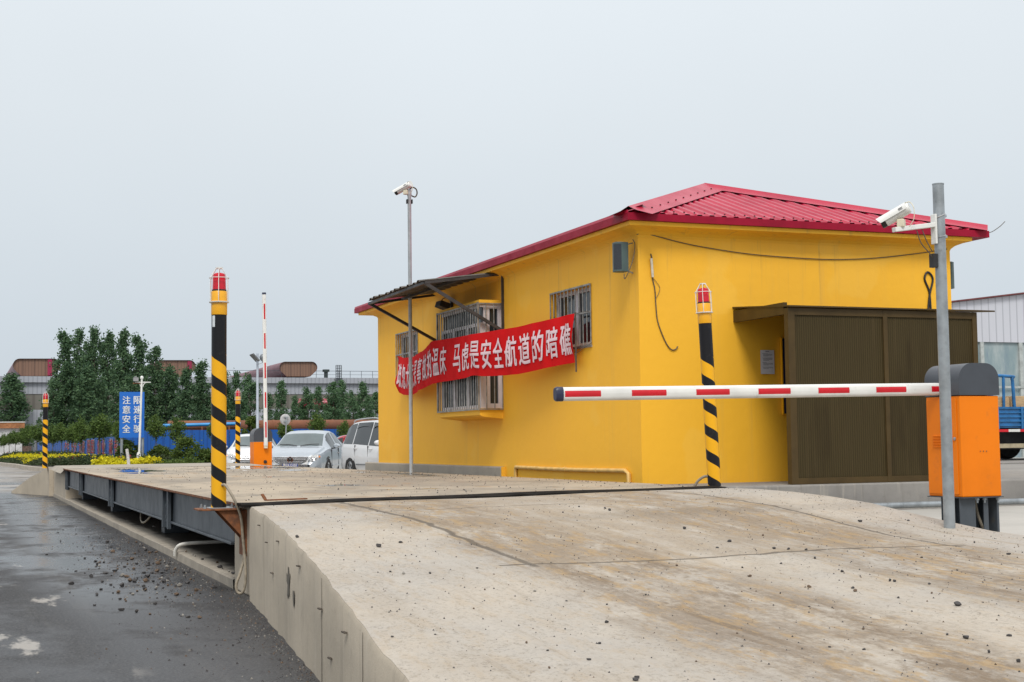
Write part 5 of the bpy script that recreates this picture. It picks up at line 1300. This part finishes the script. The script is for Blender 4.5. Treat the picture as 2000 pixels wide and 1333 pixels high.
def round_tree(seed,name,leaf,label,trunk=.42):
    """unit street tree: height 1, crown half-width about .38"""
    rnd=random.Random(seed); root=thing(name,label,'tree'); mb=MB()
    mb.tube([(0,0,0),(.006,.004,.25),(0,.008,trunk+.1),(0,0,.8)],[.020,.017,.014,.004],7)
    cs=[]
    for _ in range(60):
        a=rnd.uniform(0,6.28); u=rnd.uniform(-1,1); r=(rnd.random())**.4
        h=math.sqrt(1-u*u)
        lob=1+.22*math.sin(a*3+seed)+.15*math.sin(u*5+seed)
        cs.append((.33*r*h*math.cos(a)*lob,.33*r*h*math.sin(a)*lob,trunk+(1-trunk)*.5*(1+u*r*.92),rnd.uniform(.7,1.3)))
        if rnd.random()<.25: mb.tube([(0,0,trunk+.05),(cs[-1][0],cs[-1][1],cs[-1][2])],[.008,.003],4)
    mb.build('trunk',bark,root,smooth=60); mb=MB(); leaf_cloud(mb,rnd,cs,34,.055,.030); mb.build('crown',leaf,root); return root
sk_=[round_tree(81+k,'street_tree',leaf_street,'x',(.48,.42,.45)[k]) for k in range(3)]; usedk=[0,0,0]
street=[(194,812,26,95,'round green street tree with the largest crown, left of the blue sign'),(160,820,19,110,'round street tree second to the left of the blue sign'),(141,828,17,120,'round street tree third to the left of the blue sign'),(120,828,18,132,'round street tree just right of the far striped post'),(103,832,16,142,'thin pale street tree beside the far striped post'),(72,828,18,165,'round street tree just left of the far striped post'),(57,832,16,178,'round street tree in front of the white wall, nearest the far striped post'),(44,838,15,190,'round street tree under the end of the terracotta wall cap'),(30,842,14,203,'small round street tree before the middle of the white wall'),(18,848,13,215,'small round street tree at the left end of the white wall'),(8,850,11,224,'smallest round street tree at the left picture edge'),
 (232,820,14,100,'round street tree peeking out left of the blue sign'),(305,813,19,97,'round street tree just right of the blue sign'),(345,818,18,101,'round street tree in front of the blue pipe'),(421,822,15,101,'round street tree behind the near striped post'),
 (557,823,17,99,'round street tree behind the round traffic mirror'),(617,811,19,98,'round street tree directly behind the silver sedan roof'),(671,822,13,97,'small street tree between the silver sedan and the white minivan')]
for i,(px,ty_,hw,D,lab) in enumerate(street):
    k=i%3; place_tree(sk_[k],usedk[k],px,ty_,hw,D,.37,lab,'round street trees along the blue fence',.3); usedk[k]=1
def bush(px,topy,boty,hw,D,leaf,name,label,cat,seed,group=None):
    rnd=random.Random(seed); top=onD(px,topy,D); bot=onD(px,boty,D); H=top.z-bot.z; Wd=hw*D/FPX
    mb=MB(); cs=[]
    for _ in range(70):
        a=rnd.uniform(0,6.28); u=rnd.random()**.7; r=math.sqrt(rnd.random())*math.sqrt(max(0,1-(u*.98)**2.2))*(1+.2*math.sin(a*3+seed))
        cs.append((Wd*r*math.cos(a),Wd*.8*r*math.sin(a),H*u*.95+.05,rnd.uniform(.7,1.3)))
    leaf_cloud(mb,rnd,cs,40,.12*min(Wd,H*1.2),.075)
    root=thing(name,label,cat,(bot.x,bot.y,bot.z),0,group); mb.build('foliage',leaf,root)
    mb=MB()
    for _ in range(9):
        a=rnd.uniform(0,6.28); mb.tube([(0,0,-.12),(Wd*.5*math.cos(a),Wd*.4*math.sin(a),H*.7)],[.03,.01],5)
    mb.build('stem',bark,root); return root
bush(246,862,908,24,84,leaf_bush,'round_shrub','green shrub standing left of the white lamp post','shrub',1,'shrubs by the blue fence')
bush(312,875,908,27,86,leaf_bush,'round_shrub','low green shrub between the lamp post and the largest shrub','shrub',2,'shrubs by the blue fence')
bush(362,858,912,33,83,leaf_bush,'round_shrub','largest green shrub, in front of the blue fence beside the near striped post','shrub',3,'shrubs by the blue fence')
bush(400,880,912,18,84,leaf_bush,'round_shrub','low green shrub half hidden by the near striped post','shrub',4,'shrubs by the blue fence')
bush(492,815,868,18,92,leaf_bush,'round_shrub','tall bright shrub behind the raised barrier hood','shrub',5,'shrubs by the blue fence')
def hedge(pxs,topy,boty,D,depth,leaf,name,label,cat,seed,dens=1.0,size=.06,gr=None,flowers=None):
    rnd=random.Random(seed); a=onD(pxs[0],boty,D[0]); b=onD(pxs[1],boty,D[1]); a.z=b.z=.2; H=onD((pxs[0]+pxs[1])/2,topy,(D[0]+D[1])/2).z-.2-.12
    dv=Vector((b.x-a.x,b.y-a.y,0)); Ln=dv.length; dv.normalize(); nv=Vector((-dv.y,dv.x,0)); root=thing(name,label,cat,(a.x,a.y,a.z),0,gr)
    mb=MB(); cs=[]
    for _ in range(int(Ln*depth*26*dens)):
        s=rnd.uniform(0,Ln); d=rnd.uniform(0,depth); k=(b.z-a.z)*s/Ln
        hh=H*(.82+.18*math.sin(s*1.9+seed)+.12*math.sin(s*5.1))*math.sqrt(max(.15,1-(2*d/depth-1)**4))
        z=k+hh*rnd.random()**.6; p=dv*s+nv*d; cs.append((p.x,p.y,z,rnd.uniform(.7,1.3)))
    leaf_cloud(mb,rnd,cs,22,.10,size); mb.build('foliage',leaf,root)
    mb=MB(); 
    for i in range(max(3,int(Ln*1.2))):
        s=rnd.uniform(0,Ln); p=dv*s+nv*rnd.uniform(.2*depth,.8*depth); k=(b.z-a.z)*s/Ln; mb.tube([(p.x,p.y,k-.2),(p.x+.05,p.y,k+H*.6)],[.02,.01],5)
    mb.build('stem',bark,root)
    if flowers:
        mb=MB(); cs=[]
        for _ in range(flowers): 
            s=rnd.uniform(0,Ln); d=rnd.uniform(0,depth); k=(b.z-a.z)*s/Ln; p=dv*s+nv*d; cs.append((p.x,p.y,k+H*rnd.uniform(.6,1.08),1))
        leaf_cloud(mb,rnd,cs,5,.03,.05); mb.build('flower',M('red_rose',(.42,.015,.045),.6),root)
    return root
hedge((-4,70),897,914,(119,93),2.0,leaf_hedge,'rose_hedge','dark clipped rose hedge between the two golden bands at the left','hedge',1,1.0,.06,'hedges in the roadside flower bed',10)
hedge((-4,128),889,902,(128,98),3.5,leaf_gold,'golden_hedge','long bright yellow golden privet band at the left picture edge','hedge',2,1.1,.065,'hedges in the roadside flower bed')
hedge((34,62),897,908,(108,96),1.6,leaf_gold,'golden_hedge','short golden privet strip dipping between the dark hedges','hedge',3,1.1,.065,'hedges in the roadside flower bed')
hedge((-4,110),882,890,(140,112),2.5,leaf_hedge,'rose_hedge','loose rose bushes behind the long golden band under the street trees','hedge',4,.8,.06,'hedges in the roadside flower bed',14)
hedge((60,98),894,914,(94,88),2.0,leaf_hedge,'rose_hedge','dark hedge block just left of the far striped post','hedge',5,1.0,.055,'hedges in the roadside flower bed',4)
hedge((96,250),888,914,(88,80),3.2,leaf_hedge,'rose_hedge','broad dark rose hedge right of the far striped post','hedge',6,.9,.06,'hedges in the roadside flower bed',26)
hedge((176,268),895,914,(81,78.5),2.0,leaf_gold,'golden_hedge','bright yellow golden privet clump left of the lamp post','hedge',7,1.5,.085,'hedges in the roadside flower bed')
hedge((268,350),899,914,(80,78),2.2,leaf_bush,'low_hedge','low yellowish green hedge right of the lamp post foot','hedge',8,1.0,.06,'hedges in the roadside flower bed')
# flower bed soil, kerb
mb=MB()
kp=[onZ(x,y,.0) for x,y in ((-40,904),(0,910),(25,913),(50,918),(80,921),(105,921.5))]; kp=[Vector((p.x,p.y,0)) for p in kp]+[Vector((9,80,0)),Vector((40,74,0))]
kp=smoothpath(kp,5)
rows=[[(p.x+dx,p.y+dy,z) for p in kp] for dx,dy,z in ((0,0,0),(.02,.05,.22),(.2,.25,.24),(.22,.3,.1))]
mb.grid(rows); tag(mb.build('kerb',conc_kerb,smooth=30),kind='structure')
mb=MB(); far=[Vector((p.x+12+abs(p.x),p.y+60,.18)) for p in kp]; mb.grid([[(p.x+.2,p.y+.28,.2) for p in kp],[(p.x+6,p.y+14,.28) for p in kp],[(p.x+30,p.y+42,.3) for p in kp]])
tag(mb.build('flower_bed_soil',M('dark_soil',(.06,.05,.035),.95,0,.3,2)),kind='structure')
wpst=thing('marker_post','short whitewashed wooden post leaning in the golden clump','post',tuple(onD(252,906,77.5)))
mb=MB(); mb.tube([(0,0,-.2),(-.07,0,.45),(-.13,0,.80)],[.085,.085,.08],10); mb.build('post_body',M('flaking_whitewash',(.60,.58,.56),.9,0,.25,14),wpst,smooth=50)
# white wall with terracotta coping at the far left
ww=thing('gate_wall','white tiled wall with a terracotta coping at the far left','wall',tuple(onD(20,890,236)))
a=onD(-60,0,236); b=onD(48,828,236); zt=onD(20,837,236).z; zc=onD(20,826,236).z
mb=MB(); mb.box((a.x,b.y,0),(onD(44,828,236).x,b.y+6,zt)); P(mb,'wall_body',M('white_wall_tiles',(.60,.60,.60),.6,0,.12,1),ww)
mb=MB(); mb.box((a.x,b.y-.5,zt),(b.x,b.y+6.5,zc)); P(mb,'coping',M('terracotta',(.40,.17,.07),.8,0,.2,2),ww)
mb=MB(); mb.box((a.x,b.y-.6,zc),(b.x+.1,b.y+6.6,zc+.14)); P(mb,'coping_lip',white_paint,ww)
mb=MB(); mb.box((onD(44,828,236).x,b.y+.2,0),(onD(62,828,236).x,b.y+5,onD(20,872,236).z)); P(mb,'side_block',M('brown_brick',(.14,.09,.07),.9,0,.2,3),ww)
# blue fence, with slogan characters on the receding run
t=NT('blue_hoarding_sheet'); X,Y,Z=t.xyz(); sX=t.math('SINE',t.math('MULTIPLY',t.math('ADD',X,Y),2*math.pi/.55)); cc=t.mix(t.step(sX,.6,.98),(.004,.085,.36),(.003,.060,.27)); cc=t.mix(t.math('MULTIPLY',t.step(t.noise(.7,5,.7,(1,1,.3)),.5,.75),.3),cc,(.015,.08,.24)); t.col(cc); t.rough(.5); bluef=t.m
fn=thing('blue_fence','long bright blue sheet fence running behind the parked cars','fence',(20,109.4,.2),0,'blue sheet fences')
mb=MB(); zt=2.55
n=60; xa,xb=11.35,70
for i in range(n):
    x0=xa+(xb-xa)*i/n; x1=xa+(xb-xa)*(i+1)/n; mb.box((x0+.01,109.3+(.03 if i%2 else 0),.1),(x1-.01,109.36+(.03 if i%2 else 0),zt-.02*math.sin(i*1.3)))
P(mb,'sheet_panel',bluef,fn)
mb=MB(); mb.bar((xa,109.45,zt-.2),(xb,109.45,zt-.2),.08,.08); P(mb,'rail',dark_steel,fn)
fl2=thing('blue_fence','blue sheet fence with red and white slogan characters receding behind the street trees','fence',(11.2,160,.2),0,'blue sheet fences')
mb=MB()
for i in range(60):
    y0=109+i*2.1; mb.box((11.2+(.03 if i%2 else 0),y0+.01,.1),(11.26+(.03 if i%2 else 0),y0+2.09,2.15))
P(mb,'sheet_panel',bluef,fl2)
mb=MB(); slog='有就业创国因好大安全生产'
ypos=111.5
sizes=[(236,858,884),(225,860,886),(218,861,886),(203,859,885),(196,859,887),(184,861,886)]
for i,ch in enumerate(slog):
    y=111.5+i*4.1+(i//2)*2.2; wdt=2.6
    # read along the fence from far to near, outlined in white
    place_text(mb,0,ch,lambda a,b,d=0:(11.17-d,a,b),y+wdt,y,.75,1.98,bold=.05,tstep=8)
    place_text(mb,1,ch,lambda a,b,d=0:(11.11-d,a,b),y+wdt,y,.75,1.98,bold=.015,tstep=8)
P(mb,'slogan',[M('white_lettering',(.62,.64,.68),.6),M('red_lettering',(.38,.02,.03),.6)],fl2)
# blue road sign with posts
sg=thing('road_sign','blue road sign with white Chinese characters on two grey legs','sign',tuple(onD(258,905,86)))
def sgp(x,y,o=0): p=onY(x,y,86.2-o); return p
a=sgp(233,855.5); b=sgp(282,766)
mb=MB(); mb.box((a.x,86.2,a.z),(b.x,86.28,b.z)); mb.mat(1)
Wd=b.x-a.x; Ht=b.z-a.z
for col,x0 in ((('注','意','安','全'),.12),(('限','速','行','驶'),.57)):
    for k,ch in enumerate(col): 
        z1=b.z-Ht*(.095+.208*k); place_text(mb,1,ch,lambda p,q,d=0:(p,86.185-d,q),a.x+Wd*x0,a.x+Wd*(x0+.31),z1-Ht*.17,z1,bold=.02,tstep=5)
P(mb,'sign_board',[M('blue_sign_face',(.008,.14,.56),.4,0,.05,1),M('white_sign_lettering',(.75,.78,.8),.5)],sg)
for x in (238,279):
    p=sgp(x,900); mb=MB(); mb.tube([(p.x,86.36,0),(p.x,86.36,b.z-.15)],.085,10); P(mb,'leg',galv,sg,smooth=50)
# white lamp/camera post
lpb=onD(271,904,82)
lp=thing('camera_post','slender white post with two bracket arms in front of the blue sign','post',(lpb.x,lpb.y,.2))
t0=onY(277,737,lpb.y)
mb=MB(); mb.tube([(0,0,0),(.03,0,.9),(t0.x-lpb.x,0,t0.z-.2)],[.07,.065,.055],12); mb.lathe([(.12,0),(.12,.7),(.08,.82)],8); mb.lathe([(.085,-.08),(.10,0),(.07,.07),(.001,.1)],12,(t0.x-lpb.x,0,t0.z-.22)); mb.build('post_tube',white_paint,lp,smooth=40)
mb=MB(); zx=t0.x-lpb.x; za_=onY(277,747,lpb.y).z-.2
mb.bar((zx-.38,0,za_),(zx+.50,0,za_),.06,.05); mb.tube(arc((zx+.32,0,za_-.25),.25,90,180,5,(1,0,0),(0,0,1)),.025,6); mb.tube(arc((zx-.32,0,za_-.25),.25,0,90,5,(1,0,0),(0,0,1)),.025,6); mb.build('bracket_arm',white_paint,lp)
mb=MB(); mb.box((zx-.48,-.3,za_+.05),(zx-.22,.1,za_+.26)); mb.box((zx-.42,-.15,za_+.28),(zx-.30,.1,za_+.33)); mb.build('camera_box',M('grey_camera_case',(.30,.30,.30),.5),lp,bevel=.01)
mb=MB(); mb.box((zx-.5,-.05,za_-.09),(zx-.08,.05,za_-.03)); mb.build('rusty_plate',rust,lp)
# pipes beyond the fence
mb=MB(); y=116.5; zr=2.88
mb.tube([(15.5,y,zr),(45,y-.5,zr)],.50,20)
for x in (24.0,27.3,29.0,32.5,21.0): mb.lathe([(.53,-.09),(.53,.09)],20,(x,y-.15,zr),Matrix.Rotation(R(84),3,'Y'))
o=mb.build('rusty_pipeline',M('orange_rust',(.20,.075,.035),.85,0,.35,.5,c2=(.13,.055,.035),dirt=.3),origin=(26,y,2),smooth=50); tag(o,'fat rusty pipeline running above the blue fence behind the cars','pipe')
mb=MB()
for x in (17,24.5,31,38): mb.box((x-.2,y-.3,0),(x+.2,y+.3,zr-.45))
mb.build('support',rust,o,origin=(26,y,2))
p0,p1=onD(318,832,113),onD(470,828,114)
mb=MB(); mb.tube([tuple(p0),tuple(p1)],.14,12); o=mb.build('blue_pipe',M('light_blue_pipe',(.02,.26,.60),.4,0,.1,1),origin=tuple(p0),smooth=50); tag(o,'thin bright blue pipe running above the blue fence left of the near striped post','pipe')
mb=MB()
for k in (.15,.5,.85): p=p0.lerp(p1,k); mb.bar((p.x,p.y,p.z-.9),(p.x,p.y,p.z-.12),.15,.15)
mb.bar((p0.x-.5,p0.y+.5,p0.z-.35),(p1.x,p1.y+.5,p1.z-.3),.25,.2)
mb.build('support',rust,o,origin=tuple(p0))
# round traffic mirror seen from the back
mb=MB(); c=onD(558,820,48)
mr_=thing('traffic_mirror','round grey traffic mirror seen from behind on a thin post','mirror',(c.x-.05,c.y,.3))
nrm=(Vector((0,0,CAMZ))-c).normalized(); nrm.rotate(Matrix.Rotation(R(25),3,'Z')); mx=nrm.to_track_quat('Z','Y').to_matrix()
mb.lathe([(.185,-.05),(.19,-.03),(.175,.0),(.12,.02),(.001,.03)],28,c,mx); P(mb,'mirror_disc',M('faded_grey_plastic',(.46,.45,.45),.5,0,.1,8),mr_,smooth=40)
mb=MB(); mb.tube([(c.x-.06,c.y-.05,.3),(c.x+.01,c.y-.07,c.z+.09)],.021,8); P(mb,'post_tube',galv,mr_,smooth=50)
mb=MB(); mb.bar(c+Vector((-.08,-.06,.08)),c+Vector((.08,-.06,.08)),.03,.03); mb.bar(c+Vector((-.08,-.06,-.06)),c+Vector((.08,-.06,-.06)),.03,.03); P(mb,'clamp',galv,mr_)
# solar street lamp behind the raised barrier
c=onD(503,840,70); tp=onD(505,690,70)
sl=thing('street_lamp','thin solar street lamp standing behind the raised barrier arm','lamp',(c.x,c.y,.3))
tz=tp.z-.3; mb=MB(); mb.tube([(0,0,0),(tp.x-c.x,0,tz)],[.075,.055],10); mb.build('post_tube',M('pale_blue_pole',(.50,.55,.62),.4,.2,.1,3),sl,smooth=50)
a=onY(491,692,c.y); b=onY(504,706,c.y); mb=MB(); mb.bar((a.x-c.x,0,a.z-.3),(b.x-c.x,0,b.z-.3),.9,.06,(1,0,1)); mb.build('solar_panel',M('solar_panel_back',(.16,.17,.18),.4,.2,.2,4),sl)
b=onY(514,698,c.y); mb=MB(); mb.lathe([(.02,-.25),(.16,-.12),(.19,0),(.13,.13),(.001,.17)],14,(b.x-c.x,0,b.z-.3)); mb.tube([(b.x-c.x,0,b.z-.55),(tp.x-c.x,0,tz-.55)],.02,6); mb.build('lamp_globe',M('grey_lamp_globe',(.22,.24,.26),.3,.2,.2,3),sl,smooth=50)
# ---------------------------------------------------------------- grey hall with maroon roof ventilators
HY=262.0
t=NT('grey_hall_cladding'); X,Y,Z=t.xyz(); rb=t.math('SINE',t.math('MULTIPLY',X,2*math.pi/.75)); cc=t.mix(t.step(rb,.3,.95),(.34,.36,.40),(.26,.275,.31)); cc=t.mix(t.math('MULTIPLY',t.step(t.noise(.08,5,.6,(1,1,.6)),.4,.7),.3),cc,(.28,.29,.31)); t.col(cc); t.rough(.5); hallm=t.m
t=NT('brown_translucent_band'); X,Y,Z=t.xyz(); rb=t.math('SINE',t.math('MULTIPLY',X,2*math.pi/1.5)); cc=t.mix(t.step(rb,.2,.95),(.155,.145,.125),(.115,.105,.09)); t.col(cc); t.rough(.5); bandm=t.m
hall=thing('industrial_hall','huge grey clad industrial hall with maroon roof ventilators beyond the trees','hall',(40,280,0))
zT=onY(300,736.5,HY).z; z2=onY(300,748,HY).z; z3=onY(300,770,HY).z; z4=onY(300,800,HY).z
hx0,hx1=-40,130
mb=MB(); mb.quad((hx0,HY,z2),(hx1,HY,z2),(hx1,HY,zT),(hx0,HY,zT)); mb.quad((hx0,HY,zT),(hx1,HY,zT),(hx1,HY+60,zT),(hx0,HY+60,zT)); mb.quad((hx0,HY,z2),(hx0,HY+.6,z2),(hx1,HY+.6,z2),(hx1,HY,z2))
mb.quad((hx0,HY+.6,z3),(hx1,HY+.6,z3),(hx1,HY+.6,z2),(hx0,HY+.6,z2)); mb.quad((hx0,HY+.6,0),(hx1,HY+.6,0),(hx1,HY+.6,z4),(hx0,HY+.6,z4)); mb.quad((hx0,HY+60,0),(hx1,HY+60,0),(hx1,HY+60,zT),(hx0,HY+60,zT)); mb.quad((hx0,HY,0),(hx0,HY+60,0),(hx0,HY+60,zT),(hx0,HY,zT)); mb.quad((hx1,HY,0),(hx1,HY+60,0),(hx1,HY+60,zT),(hx1,HY,zT))
P(mb,'wall',hallm,hall)
mb=MB(); mb.quad((hx0,HY+.7,z4),(hx1,HY+.7,z4),(hx1,HY+.7,z3),(hx0,HY+.7,z3)); P(mb,'window_band',bandm,hall)
mar=M('maroon_sheet',(.14,.026,.040),.4,0,.15,.2); t=NT('brown_ventilator_end'); X,Y,Z=t.xyz(); rb=t.math('SINE',t.math('MULTIPLY',X,2*math.pi/.55)); rr_=t.math('SINE',t.math('MULTIPLY',X,2*math.pi/1.9)); cc=t.mix(t.step(rb,.3,.95),(.20,.115,.078),(.15,.085,.06)); cc=t.mix(t.math('MULTIPLY',t.step(rr_,.9,1),.6),cc,(.08,.045,.035)); t.col(cc); t.rough(.6); ventend=t.m
pinkm=M('crimson_sheet',(.30,.02,.07),.4,0,.1,.5)
def ventilator(px0,px1,pt,pb,length,pink=None):
    f=lambda x,y:onY(x,y,HY+1.5)
    r=(pb-pt)*.40; poly=[]
    for k in range(9): a=R(90+180*k/8*.78); poly.append((px0+r+r*math.cos(a),pt+r-r*math.sin(a)))
    poly+= [(px0+r*1.25,pb+1),(px1-r*1.25,pb+1)]
    for k in range(9): a=R(-50+140*k/8); poly.append((px1-r+r*math.cos(a),pt+r-r*math.sin(a)))
    P3=[f(x,y) for x,y in poly]; n=len(P3)
    mb=MB(); bk=[Vector((p.x,p.y+length,p.z)) for p in P3]; mid=[Vector((p.x,p.y-.35,p.z)) for p in P3]
    mb.grid([[p for p in mid+[mid[0]]],[p for p in bk+[bk[0]]]]); mb.add(bk,[tuple(range(n))])
    vo=P(mb,'roof_ventilator',mar,hall,smooth=30)
    mb=MB(); mb.add(P3,[tuple(range(n))[::-1]]); P(mb,'end_panel',ventend,vo)
    if pink:
        mb=MB(); a,b=f(pink[0],pt+1),f(pink[1],pb); mb.box((a.x,HY+1.3,b.z),(b.x,HY+1.45,a.z)); P(mb,'crimson_panel',pinkm,vo)
ventilator(25,118,701,734,45,(93,101)); ventilator(300,382,704,735,45,(366,374)); ventilator(545,619,707,735,60)
mb=MB(); za=onY(620,725,HY+2).z
for x in [i*2.2+56 for i in range(34)]: mb.bar((x,HY+2,zT),(x,HY+2,za),.07,.07)
mb.bar((55,HY+2,za),(130,HY+2,za),.08,.08); mb.bar((55,HY+2,(za+zT)/2),(130,HY+2,(za+zT)/2),.05,.05)
for x in [i*2.2-6 for i in range(6)]+[i*2.2+37 for i in range(5)]: mb.bar((x,HY+2,zT),(x,HY+2,za),.06,.06)
mb.bar((36,HY+2,za),(56,HY+2,za),.07,.07)
P(mb,'roof_railing',dark_steel,hall)
mb=MB(); a=onY(633,722,HY+2); b=onY(642,736,HY+2); mb.box((a.x+.15,HY+2,zT),(b.x-.15,HY+2.7,a.z)); mb.box((a.x-.1,HY+1.8,a.z-.45),(b.x+.1,HY+2.9,a.z)); P(mb,'chimney',M('dark_green_steel',(.03,.045,.045),.5),hall)
mb=MB(); a=onY(656,714,HY-.4); b=onY(667,752,HY-.4)
for x in [a.x,(2*a.x+b.x)/3,(a.x+2*b.x)/3,b.x]: mb.bar((x,HY-.4,b.z),(x,HY-.4,a.z),.10,.10)
for k in range(13): z=b.z+(a.z-b.z)*k/12; mb.bar((a.x,HY-.4,z),(b.x,HY-.4,z),.10,.10)
P(mb,'ladder_cage',dark_steel,hall)
# red tank glimpsed between the young poplars
c=onD(582,790,185); c2=onD(634,788,185)
tk=thing('storage_tank','red cylindrical storage tank glimpsed between the young poplars','tank',(c.x,c.y,0))
mb=MB(); r_=.62*12*185/FPX; mb.tube([(c.x,c.y,c.z),(c2.x+1.5,c2.y,c.z)],11*185/FPX,20); P(mb,'tank_shell',M('red_tank_paint',(.30,.03,.055),.4,0,.1,.5),tk,smooth=50)
mb=MB()
for x in (c.x+.8,c2.x+.5): mb.box((x-.2,c.y-.4,0),(x+.2,c.y+.4,c.z-.5))
P(mb,'support',rust,tk)
